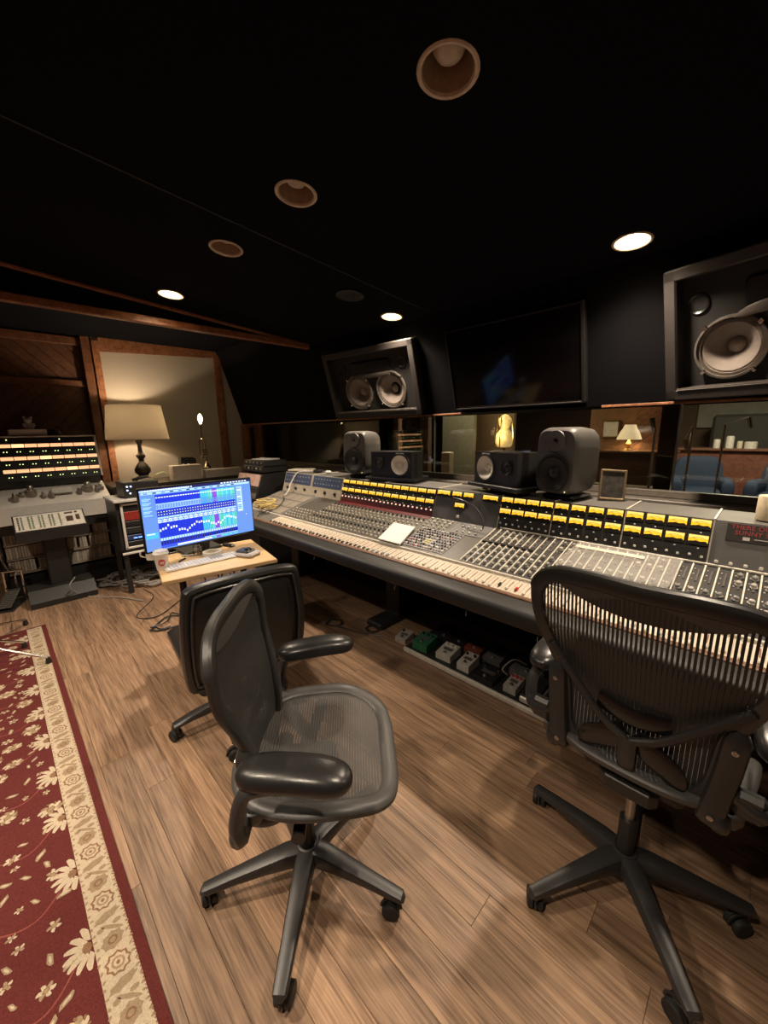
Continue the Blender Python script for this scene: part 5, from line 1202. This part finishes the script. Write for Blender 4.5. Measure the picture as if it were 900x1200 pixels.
# boxes and small stuff on the credenza
def cbox(x0, x1, yb, yt, X, dep, name, mt, label, cat, bev=.004, z0=TZ):
    a = px(x0, yb, X=X); b = px(x1, yb, X=X); c = px((x0 + x1) / 2, yt, X=X)
    m = MB(); m.box((X - dep / 2, (a.y + b.y) / 2, (z0 + c.z) / 2), (dep, b.y - a.y, c.z - z0), 0, None, bev); return solo(name, m, mt, label, cat)
cbox(204, 238, 562, 545, -5.08, .16, 'cream_box', mat('box_cream', (.56, .47, .38), .6), 'cream cardboard box on the dark cabinet beside the trumpet lamp', 'box')
cbox(242, 284, 560, 549, -5.10, .14, 'flat_white_box', mat('box_offwhite', (.62, .56, .47), .6), 'long flat off-white box lying on the dark cabinet', 'box')
t = thing('speaker_dock', 'black upright unit with two white sticks in front of it by the end wall', 'stand', (-5.42, px(221, 550, X=-5.42).y, TZ)); MB().prism([V(-.06, -.11, 0), V(-.06, .11, 0), V(-.06, .09, .24), V(-.06, .05, .26), V(-.06, -.09, .26)], (.1, 0, 0)).build('panel', BLACK, t, 0)
for e in (-.06, 0.0): MB().lathe([(.016, .0), (.016, .17), (.012, .18), (0, .18)], V(.07, e - .02, 0), 14).build('white_stick', WHITE, t)
m = MB(); q = px(254, 552, X=-5.28); m.lathe([(.02, 0), (.022, .004), (.022, .06), (.01, .078), (.01, .10), (0, .101)], V(-5.28, q.y, TZ), 16); solo('small_bottle', m, WHITE, 'tiny white bottle beside the trumpet lamp foot', 'bottle')
# ------------------------------------------------------------------ sloped rack at the console end, gear stacked on it
SCX0, SCX1 = -4.42, -3.86
SR = thing('sloped_rack', 'black sloped rack box with pinkish panel at the console end', 'equipment rack', ((SCX0 + SCX1) / 2, 2.15, 0))
def sp_(name, m, mt, smooth=0): m.v = [tuple(Vector(q) - V((SCX0 + SCX1) / 2, 2.15, 0)) for q in m.v]; return m.build(name, mt, SR, smooth)
m = MB(); m.prism([(SCX0, 1.93, .0), (SCX0, 1.93, .80), (SCX0, 2.03, 1.06), (SCX0, 2.42, 1.075), (SCX0, 2.42, 0)], (SCX1 - SCX0, 0, 0)); sp_('case', m, BLACK)
def sl(x, t, h=0): return V(x, 1.93 + .10 * t, .80 + .26 * t) + V(0, -.933, .359) * h
for t0, t1, c, n in ((.52, .98, (.66, .45, .39), 'pink'), (.26, .5, (.03, .03, .03), 'dark'), (.02, .24, (.16, .14, .13), 'grey')):
    m = MB(); m.prism([sl(SCX0 + .03, t0), sl(SCX1 - .03, t0), sl(SCX1 - .03, t1), sl(SCX0 + .03, t1)], V(0, -.933, .359) * .006); sp_('rack_panel', m, mat('rack_panel_' + n, c, .4, var=.2, scale=14))
    for i in range(5):
        m = MB(); c_ = sl(SCX0 + .1 + i * .09, (t0 + t1) / 2, .006); m.box(c_, (.05, .004, .03)); sp_('rack_label', m, mat('rack_label_' + n, tuple(min(1, e * 1.35) for e in c), .5))
def gear(name, label, c, d, face, cat='audio unit', rz=0.0):
    t = thing(name, label, cat, c, rz); MB().box((0, 0, d[2] / 2), d, 0, None, .004).build('case', BLACK, t)
    for i in range(5): MB().box((-d[0] / 2 + .05 + i * (d[0] - .1) / 4, -d[1] / 2 - .002, d[2] * .6), (.022, .004, d[2] * .28), 0, None, .001).build('control', face if i % 2 else STEEL, t, 0)
    MB().box((0, -d[1] / 2 - .0015, d[2] * .22), (d[0] * .5, .003, d[2] * .12)).build('display', mat('display_blue', (.03, .045, .08), .3), t, 0)
    return t
gear('recorder_unit', 'black studio unit stacked lowest on the sloped rack', (-4.12, 2.2, 1.078), (.46, .3, .065), WHITE)
gear('preamp_unit', 'black studio unit with white display, topmost of its stack on the sloped rack', (-4.10, 2.2, 1.144), (.44, .28, .06), mat('cool_face', (.3, .38, .42), .4))
m = MB(); m.box((-4.08, 2.2, 1.212), (.26, .18, .012), 0, Matrix.Rotation(.2, 3, 'Z'), .002); m.box((-4.12, 2.18, 1.222), (.06, .04, .012), 0, None, .003); solo('white_tray', m, WHITE, 'thin white notebook lying on the topmost black unit', 'notebook')
m = MB(); m.box((-3.58, 2.34, BT + .008), (.24, .17, .016), 0, Matrix.Rotation(.5, 3, 'Z'), .003); solo('note_pad', m, CREAM, 'cream note pad at the blue-module end of the bridge', 'note pad')
m = MB(); m.box((-3.27, 2.33, BT + .014), (.09, .06, .028), 0, Matrix.Rotation(.3, 3, 'Z'), .008); solo('black_gadget', m, BLACK, 'small black gadget beside the cream note pad', 'gadget')
m = MB(); m.box((-3.10, 2.33, BT + .014), (.05, .05, .028), 0, None, .01); solo('white_gadget', m, WHITE, 'small white cube beside the black gadget', 'gadget')

# ------------------------------------------------------------------ cables
def coil(name, c, r, turns, rad, mt, label, wob=.012, zs=.012, seed=1, flat=1.0, tail=None):
    q = random.Random(seed); P = []
    n = turns * 14
    for i in range(n):
        a = 2 * PI * i / 14 + q.uniform(-.1, .1); rr_ = r * (1 + q.uniform(-.22, .22))
        P.append(V(c[0] + rr_ * math.cos(a) + q.uniform(-wob, wob), c[1] + flat * rr_ * math.sin(a) + q.uniform(-wob, wob), c[2] + rad + zs * i / 14 + q.uniform(0, .004)))
    if tail: P += [Vector(e) for e in tail]
    m = MB(); m.tube(spline(P, 3), rad, 6); return solo(name, m, mt, label, 'cable')
YC = mat('cable_yellow', (.62, .47, .17), .5); GC = mat('cable_grey', (.33, .31, .29), .6); WC = mat('cable_white', (.6, .57, .52), .5)
c = px(311, 592, Z=.84); coil('yellow_cable_coil', (c.x, c.y, .802), .075, 5, .005, YC, 'tangled yellow cable coil on the console end by the monitor', .03, .018, 3)
m = MB(); a = V(-3.33, 2.36, BT + .006)
m.tube(spline([a, V(-3.38, 2.28, BT + .008), V(-3.43, 2.19, BT + .0), V(-3.45, 2.12, 1.0), V(-3.44, 2.08, .93), V(-3.42, 2.02, .885)], 6), .006, 8); solo('white_cable', m, WC, 'white cable hanging down the blue modules of the bridge', 'cable')
m = MB(); m.tube(spline([V(-3.42, 2.0, .88), V(-3.3, 1.93, .862), V(-3.2, 1.8, .822), V(-3.25, 1.68, .79), V(-3.2, 1.6, .772)], 6), .004, 6); solo('thin_black_cable', m, BLACK, 'thin black cable trailing over the blank console end', 'cable')
m = MB(); m.tube(spline([V(-1.50, 2.16, 1.055), V(-1.45, 2.115, 1.06), V(-1.37, 2.09, 1.055), V(-1.27, 2.08, 1.02), V(-1.21, 2.07, .95), V(-1.2, 2.05, .9)], 6), .004, 6); solo('patch_cable', m, BLACK, 'thin black cable drooping across the grey bridge panel', 'cable')
for i in range(7):
    q = random.Random(20 + i); x, y = -4.75 + .1 * (i % 4) + q.uniform(-.05, .05), .82 + .075 * i
    coil('floor_cable_loop', (x, y, .001 + .006 * i), .16 + .02 * (i % 3), 2 + i % 2, .008, GC, 'grey cable loops heaped on the floor under the outboard rack', .05, .012, 40 + i, 1.3)['group'] = 'grey cable heap under the rack'
m = MB(); m.tube(spline([px(88, 676, X=-4.43), px(82, 688, X=-4.42), px(100, 698, Z=.01), px(140, 700, Z=.008), px(168, 704, Z=.008)], 6), .005, 7); solo('pedestal_cable', m, GC, 'single grey cable curving from the tape remote across the floor', 'cable')
coil('black_floor_cable', (*px(205, 730, Z=0)[:2], 0), .12, 2, .006, BLACK, 'black cable loop on the floor by the desk wheels', .04, .006, 8, 1.2)
coil('thin_floor_loop', (*px(393, 731, Z=0)[:2], 0), .06, 2, .004, BLACK, 'thin black cable loop on the floor in front of the console', .01, .004, 9, 1.0, [px(420, 741, Z=.004), px(450, 746, Z=.004)])
coil('second_floor_loop', (*px(437, 738, Z=0)[:2], 0), .05, 2, .004, BLACK, 'small black cable loop on the floor beside the silver box', .01, .004, 10)
m = MB(); m.tube(spline([px(168, 690, Z=.3), px(180, 700, Z=.1), px(160, 722, Z=.01), px(185, 722, Z=.008), px(215, 700, Z=.008)], 6), .004, 6); solo('desk_cable', m, BLACK, 'black lead falling from the desk to the floor', 'cable')
for i, (x0, x1) in enumerate(((238, 262), (255, 275), (270, 296))):
    m = MB(); m.tube(spline([px(x0, 672, Z=.69), px((x0 + x1) / 2, 700, Z=.5), px(x1, 668, Z=.69)], 8), .004, 6); solo('hanging_lead', m, BLACK, 'black lead drooping in a loop under the desk', 'cable', 'leads under the desk')

# ------------------------------------------------------------------ effect pedals on their board
PB = thing('pedalboard', 'low black pedalboard with a pale front edge on the floor under the console', 'pedalboard', (-1.0, 2.05, 0))
MB().box((0, .02, .012), (1.3, .46, .024)).build('deck', mat('board_black', (.014, .013, .012), .6), PB, 0)
MB().box((0, -.225, .014), (1.3, .022, .028), 0, None, .004).build('front_edge', mat('edge_pale', (.5, .46, .4), .4), PB)
def pedal(label, c, w_, d_, h_, col, rz=0.0, knobs=3, z=.0245, kcol=None):
    t = thing('effect_pedal', label, 'effect pedal', (c[0], c[1], z), rz, None); mt = mat('pedal_%.2f_%.2f_%.2f' % col, col, .35, .2)
    m = MB(); m.prism([V(-w_ / 2, -d_ / 2, 0), V(-w_ / 2, -d_ / 2, h_ * .72), V(-w_ / 2, d_ / 2, h_), V(-w_ / 2, d_ / 2, 0)], (w_, 0, 0)); m.build('housing', mt, t, 0)
    for i in range(knobs): MB().lathe([(.009, 0), (.008, .014), (0, .015)], V(-w_ * .32 + i * w_ * .64 / max(1, knobs - 1), d_ * .28, h_ * .93), 10).build('knob', kcol or BLACK, t)
    MB().lathe([(.012, 0), (.012, .006), (.008, .012), (0, .013)], V(0, -d_ * .3, h_ * .76), 12).build('footswitch', STEEL, t)
    MB().box((0, .0, h_ * .865), (w_ * .6, d_ * .2, .004), 0, Matrix.Rotation(math.atan2(h_ * .28, d_), 3, 'X')).build('label_plate', mat('pedal_label', (.08, .075, .07), .4), t, 0)
    return t
pedal('small bare metal box on the floor beside the pedalboard', (-1.74, 1.93), .09, .11, .05, (.36, .33, .30), .1, 1, 0.0)
pedal('green effect pedal at the end of the pedalboard', (-1.545, 1.925), .12, .13, .075, (.03, .14, .07), .05)
pedal('white effect pedal between the green pedal and the silver-topped one', (-1.36, 1.94), .11, .13, .06, (.55, .52, .46), .05, 3, .0245, WHITE)
pedal('white effect pedal with a dark window beside the flat black pedal', (-1.20, 1.93), .085, .13, .065, (.52, .50, .45), .02, 2)
pedal('flat black effect pedal with chrome switches', (-1.055, 1.93), .14, .15, .035, (.02, .02, .02), .0, 2, .0245, CHROME)
pedal('silver effect pedal with red label', (-.89, 1.93), .075, .12, .055, (.38, .36, .33), .0, 3, .0245, mat('knob_red', (.4, .05, .04), .4))
t = thing('expression_pedal', 'silver-edged tilting foot pedal with black rubber tread', 'effect pedal', (-.77, 1.945, .0245)); MB().box((0, 0, .018), (.1, .2, .036), 0, None, .006).build('pedal_base', mat('pedal_silver', (.5, .48, .44), .35, .3), t); m = MB(); m.box((0, 0, .058), (.092, .2, .012), 0, Matrix.Rotation(.14, 3, 'X'), .004); m.build('treadle', RUBBER, t)
pedal('rust red effect pedal in the back row of the pedalboard', (-1.25, 2.13), .12, .16, .06, (.20, .055, .035), .0)
pedal('grey effect pedal with a single dial beside the rust red one', (-1.10, 2.10), .12, .13, .06, (.10, .095, .09), .0, 1)
pedal('wide grey effect pedal in the back row', (-.88, 2.11), .19, .15, .06, (.13, .125, .115), .0, 2)
pedal('black effect pedal behind the green one', (-1.50, 2.12), .13, .13, .055, (.016, .016, .016), .1, 3)
pedal('black effect pedal behind the plain white one', (-1.375, 2.12), .10, .12, .055, (.022, .02, .02), .05, 2)
pedal('dark brown effect pedal at the rear by the wide grey one', (-.70, 2.12), .12, .13, .055, (.05, .022, .016), .0, 3)
m = MB(); m.tube(spline([V(-.93, 1.92, .1), V(-.95, 1.9, .14), V(-.93, 2.0, .16), V(-.88, 2.06, .12)], 6), .004, 6); solo('pedal_lead', m, GC, 'thin grey lead looping over the silver red-labelled pedal', 'cable')

# ------------------------------------------------------------------ foot pedal and stand legs at the rug edge
HP = thing('drum_foot_pedal', 'chrome and black drum foot pedal with ribbed footboard beside the tape remote', 'drum pedal', (px(14, 706, Z=0).x + .12, px(14, 706, Z=0).y, 0), math.radians(-20))
m = MB(); m.box((.0, 0, .008), (.3, .12, .012), 0, None, .003); m.build('base_plate', BLACK, HP)
m = MB(); RT_ = Matrix.Rotation(-.32, 3, 'Y'); m.box((.02, 0, .085), (.27, .09, .01), 0, Matrix.Rotation(.32, 3, 'Y'), .003)
for i in range(9): m.box(V(.02, 0, .085) + Matrix.Rotation(.32, 3, 'Y') @ V(-.11 + i * .028, 0, .008), (.010, .086, .006), 0, Matrix.Rotation(.32, 3, 'Y'))
m.build('footboard', mat('footboard_grey', (.12, .11, .10), .4, .4), HP)
m = MB()
for s in (-1, 1): m.cyl((-.13, s * .065, .01), (-.13, s * .065, .30), .011, n=10)
m.cyl((-.13, -.075, .295), (-.13, .075, .295), .012, n=10); m.build('uprights', CHROME, HP)
m = MB(); m.tube(spline([V(-.13, -.02, .295), V(-.06, -.02, .40), V(-.02, -.02, .47)], 4), .006, 8); m.lathe([(0, 0), (.02, .004), (.024, .025), (.02, .05), (0, .054)], V(-.02, -.02, .46), 12); m.build('beater', STEEL, HP)
m = MB(); m.tube(spline([V(-.13, .03, .29), V(-.08, .03, .22), V(-.11, .03, .13)], 4), .007, 8); m.build('chain', STEEL, HP)
ST = thing('tripod_stand', 'chrome tripod stand with black rubber feet standing on the red rug', 'stand', (-3.5, -.42, .0095))
fe = [px(57, 775, Z=.02), px(29, 757, Z=.02), px(30, 730, Z=.02)]
for p in fe:
    p = p - V(-3.5, -.42, .0095); l_ = MB().tube([V(0, 0, .30), p + V(0, 0, .028)], .009, 8).build('leg', CHROME, ST); MB().cyl(p + V(0, 0, -.010), p + V(0, 0, .028), .017, .012, n=10).build('rubber_foot', RUBBER, l_)
MB().cyl((0, 0, .1), (0, 0, 1.1), .012, n=12).build('pole', CHROME, ST); MB().cyl((0, 0, .27), (0, 0, .33), .02, n=12).build('collar', BLACK, ST)
# ------------------------------------------------------------------ live room seen through the glass
GREY = mat('live_panel_greygreen', (.17, .165, .13), .85, scale=20); LW = wood('live_wood', (.13, .052, .026), (.28, .13, .065), .5, (2, 2, 2), 4, True)
struct(MB().box((-2.2, 7.7, -.05), (13, 8.8, .1)).build('live_room_floor', wood('live_floor', (.08, .04, .02), (.16, .08, .045), .4, (1, 8, 8), 3), None, 0))
far = struct(MB().box((-2.2, 11.3, 1.4), (13, .1, 2.9)).build('wall_far', mat('live_wall_brown', (.11, .07, .045), .8), None, 0))
struct(MB().box((-8.2, 7.4, 1.4), (.1, 8, 2.9)).build('wall_far_left', mat('live_wall_dark', (.02, .018, .017), .9), None, 0)); struct(MB().box((2.6, 7.4, 1.4), (.1, 8, 2.9)).build('wall_far_right', MATS['live_wall_brown'], None, 0))
struct(MB().box((-2.2, 7.4, 2.85), (13, 8.2, .1)).build('live_room_ceiling', MATS['live_wall_dark'], None, 0))
struct(MB().box((-5.6, 4.2, 1.35), (3.4, .1, 2.7)).build('wall_live_screen', MATS['live_wall_dark'], None, 0))
# wooden posts of the inner partition
for i, (x, wd) in enumerate(((466, .10), (499, .13))):
    a = px(x, 525, Y=4.0); struct(MB().box((a.x, 4.0, 1.35), (wd, .08, 2.7), 0, None, .004).build('trim_9' if i == 0 else 'trim_10', mat('post_pink_wood', (.34, .18, .12), .5)))
a, b = px(520, 525, Y=5.6), px(556, 525, Y=5.6); struct(MB().box(((a.x + b.x) / 2, 5.6, 1.35), (b.x - a.x, .08, 2.7)).build('wall_greygreen_panel', GREY, None, 0))
a, b = px(556, 525, Y=6.4), px(602, 525, Y=6.4); struct(MB().box(((a.x + b.x) / 2, 6.4, 1.35), (b.x - a.x, .08, 2.7)).build('wall_brown_panel', mat('brown_panel', (.16, .105, .06), .7, scale=8), None, 0))
a = px(524, 558, Y=4.6); m = MB(); m.box((a.x, 4.6, .5), (.14, .12, 1.38), 0, None, .01); solo('white_cabinet', m, mat('cab_offwhite', (.55, .53, .45), .5), 'tall pale cabinet standing in the live room beside the grey green panel', 'cabinet'); 
# gold-lit brass instrument shape; its own glow and warm point light are added
a = px(591, 512, Y=5.6); t = thing('glowing_brass_shape', 'brass instrument shape with an added glow in the live room behind the white-cone speaker', 'lamp', (a.x, 5.6, 0))
MB().lathe([(.14, 0), (.14, .02), (.03, .05), (.02, 1.2), (.06, 1.22)], n=16).build('stem', GOLD, t)
MB().lathe([(.10, 1.23), (.135, 1.3), (.12, 1.42), (.06, 1.5), (.085, 1.56), (.10, 1.64), (.05, 1.7), (0, 1.72)], n=18).build('brass_shape_body', mat('added_brass_glow', (.6, .45, .2), .35, emit=(1, .66, .26), es=.45, var=.5, scale=14), t)
for k in range(4):
    a_ = k * PI / 2; MB().tube([V(.14 * math.cos(a_), .14 * math.sin(a_), 1.23), V(.145 * math.cos(a_), .145 * math.sin(a_), 1.36), V(.11 * math.cos(a_), .11 * math.sin(a_), 1.68)], .008, 6).build('brass_shape_rib', GOLD, t)
lamp('added_gold_light', 'POINT', (0, -.3, 1.45), 8, (1, .72, .4), .08, None, None, .5, t)
# chevron timber wall
a, b = px(690, 520, Y=6.6), px(776, 520, Y=6.6)
cw_ = struct(MB().box(((a.x + b.x) / 2, 6.65, 1.35), (b.x - a.x, .06, 2.7)).build('wall_chevron', mat('chevron_back', (.04, .02, .012), .9), None, 0))
xa, xb = px(742, 520, Y=6.6).x, b.x
k = 0; z = .2
while z < 2.6:
    MB().prism([(xa, 6.61, z), (xb, 6.61, z + (xb - xa) * .9), (xb, 6.61, z + (xb - xa) * .9 + .085), (xa, 6.61, z + .085)], (0, -.02, 0)).build('board', LW, cw_, 0); z += .092
MB().box(((a.x + xa) / 2, 6.60, 1.35), (xa - a.x, .02, 2.7)).build('plain_panel', wood('plain_warm_panel', (.15, .07, .03), (.26, .13, .06), .5, (2, 2, 2), 3), cw_, 0)
m = MB(); q = px(775, 520, Y=5.0); struct(MB().box((q.x + .06, 5.0, 1.35), (.16, .1, 2.7)).build('trim_11', mat('dark_post', (.03, .02, .015), .6), None, 0))
# piano with the shaded lamp
q = px(735, 532, Y=6.0)
t = thing('upright_piano', 'dark upright piano under the small shaded lamp in the live room', 'piano', (-1.62, 6.25, 0))
PBk = mat('piano_brown', (.06, .03, .018), .3)
MB().box((0, .1, .58), (1.4, .34, 1.14), 0, None, .01).build('case', PBk, t); MB().box((0, .08, 1.16), (1.46, .42, .03), 0, None, .006).build('piano_lid', mat('piano_lid', (.09, .045, .025), .3), t)
MB().box((0, -.2, .66), (1.36, .3, .09), 0, None, .008).build('key_bed', PBk, t); MB().box((0, -.24, .715), (1.25, .16, .02)).build('keys', mat('ivory', (.6, .55, .46), .4), t, 0)
for s in (-1, 1): MB().box((s * .64, -.28, .31), (.07, .08, .62), 0, None, .008).build('leg', PBk, t)
TZ2 = 1.177; q = px(736, 525, Y=6.3)
t = thing('shaded_lamp', 'small lit lamp with pleated cream shade on the live room piano', 'lamp', (q.x, 6.3, TZ2))
MB().lathe([(.06, 0), (.055, .015), (.02, .03), (.03, .06), (.04, .09), (.015, .13), (.01, .2)], n=18).build('lamp_base', GOLD, t)
m = MB(); rows = []
for f in range(5): r_ = .15 - .018 * f - .012 * (f > 2); rows.append([V(r_ * (1 + .02 * (i % 2)) * math.cos(2 * PI * i / 32), r_ * (1 + .02 * (i % 2)) * math.sin(2 * PI * i / 32), .15 + .05 * f) for i in range(33)])
m.grid(rows); m.build('lamp_shade', mat('shade_lit', (.6, .5, .36), .9, emit=(1, .72, .42), es=.55), t)
lamp('shaded_lamp_light', 'POINT', (0, 0, .24), 9, (1, .74, .45), .05, None, None, .5, t)
q = px(716, 503, Y=6.58); t = thing('framed_sheet', 'framed pale sheet on the live room wall over the piano', 'picture frame', (q.x, 6.575, q.z - .12)); MB().box((0, 0, .12), (.24, .02, .26), 0, None, .004).build('frame', GOLD, t); MB().box((0, -.012, .12), (.19, .004, .21)).build('sheet', WHITE, t, 0)
# armchairs, counter, window blind
def armchair(label, x, y, rz):
    t = thing('armchair', label, 'armchair', (x, y, 0), rz, 'blue armchairs in the live room'); t.scale = (.86, .86, .95); BL = mat('blue_velvet', (.016, .034, .075), .8, bump=.2, scale=80)
    o = cushion(.36, .34, .11).build('seat', BL, t, 60); o.location = (0, 0, .36)
    o = cushion(.40, .09, .36).build('backrest', BL, t, 60); o.location = (0, .34, .66); o.rotation_euler = (-.15, 0, 0)
    for s in (-1, 1):
        o = cushion(.10, .36, .18).build('arm', BL, t, 60); o.location = (s * .40, .02, .48)
        for yy in (-.26, .26): MB().cyl((s * .34, yy, 0), (s * .34, yy, .26), .022, n=8).build('leg', LW, t)
q1, q2 = px(822, 545, Y=8.6), px(926, 545, Y=8.6)
armchair('blue armchair in the live room between glass joint and microphone stands', q1.x, 8.6, .25); armchair('blue armchair in the live room nearest the paper roll', q2.x, 8.6, -.2)
cn = thing('counter', 'red brown counter behind the blue armchairs in the live room', 'counter', (.4, 9.7, 0)); MB().box((0, 0, .52), (4.0, .5, 1.04)).build('body', wood('counter_red', (.13, .045, .03), (.22, .085, .055), .5, (3, 3, 3), 3), cn, 0); MB().box((0, -.02, 1.06), (4.1, .6, .04), 0, None, .006).build('counter_top', mat('counter_top', (.2, .1, .07), .35), cn)
m = MB(); m.box((.65, 10.4, .85), (3.2, .3, 1.7), 0, None, .05); solo('dark_cabinet', m, mat('far_dark', (.05, .048, .042), .7), 'wide dark cabinet rising behind the red brown counter', 'cabinet')
struct(MB().box((.5, 11.2, 1.9), (3.6, .06, .9)).build('window_2', mat('blind_grey', (.30, .29, .25), .8, scale=6), None, 0))
for i, (x, wd, h) in enumerate(((838, .05, .16), (853, .06, .22), (878, .09, .12), (865, .04, .13))):
    q = px(x, 533, Y=9.6); m = MB(); m.lathe([(wd, 0), (wd, h * .9), (wd * .8, h), (0, h)], V(q.x, 9.6, 1.081), 12); solo('canister', m, WHITE if i != 3 else CREAM, ['white canister on the counter', 'tall white canister on the counter', 'wide white canister standing apart on the counter', 'slim cream canister on the counter'][i], 'canister')
def mic_stand(label, pxx, pyt, Y, bx, by):
    a = px(pxx, pyt, Y=Y); t = thing('microphone_stand', label, 'microphone stand', (a.x, Y, 0), 0, 'microphone stands in the live room')
    MB().cyl((0, 0, .02), (0, 0, a.z), .011, n=8).build('pole', CHROME, t); MB().lathe([(.13, 0), (.13, .015), (.02, .03)], n=18).build('base', BLACK, t)
    b = px(bx, by, Y=Y) - V(a.x, Y, 0); MB().tube([V(0, 0, a.z), b], .008, 6).build('boom', STEEL, t); MB().cyl(b, b + V(.03, 0, -.12), .022, .018, n=10).build('microphone', CHROME, t)
mic_stand('microphone stand with boom over the blue armchair', 812, 500, 5.2, 803, 515); mic_stand('microphone stand with long boom before the grey blind', 850, 498, 6.2, 878, 489); mic_stand('microphone stand in front of the chevron boards', 768, 505, 4.4, 764, 490)
mic_stand('microphone stand behind the twin-speaker end of the glass', 447, 520, 3.9, 470, 505)
q = px(385, 500, Y=3.7); m = MB(); m.box((q.x, 3.7, 1.53), (.5, .3, .03), 0, Matrix.Rotation(.2, 3, 'Y'), .01); m.cyl((q.x, 3.7, .0), (q.x, 3.7, 1.52), .014, n=8); solo('music_desk', m, mat('music_desk_grey', (.2, .19, .17), .5), 'pale music desk top on a pole behind the glass', 'music stand')
m = MB(); q = px(697, 560, Y=4.2); m.box((q.x, 4.2, .86), (.34, .26, .08), 0, None, .01); m.box((q.x, 4.2, .41), (.08, .08, .82)); m.box((q.x, 4.2, .02), (.3, .3, .04))
for i in range(8): m.lathe([(.018, 0), (.016, .05), (0, .054)], V(q.x - .14 + i * .04, 4.14 + .05 * (i % 3), .9), 8, 1)
solo('mixer_stand', m, [BLACK, CHROME], 'small headphone mixer on a post behind the framed picture', 'mixer')
lamp('live_room_light', 'AREA', (-.2, 7.6, 2.78), 95, (1, .84, .64), .6)
lamp('live_room_light_2', 'AREA', (-3.4, 5.2, 2.78), 40, (1, .8, .55), .5)
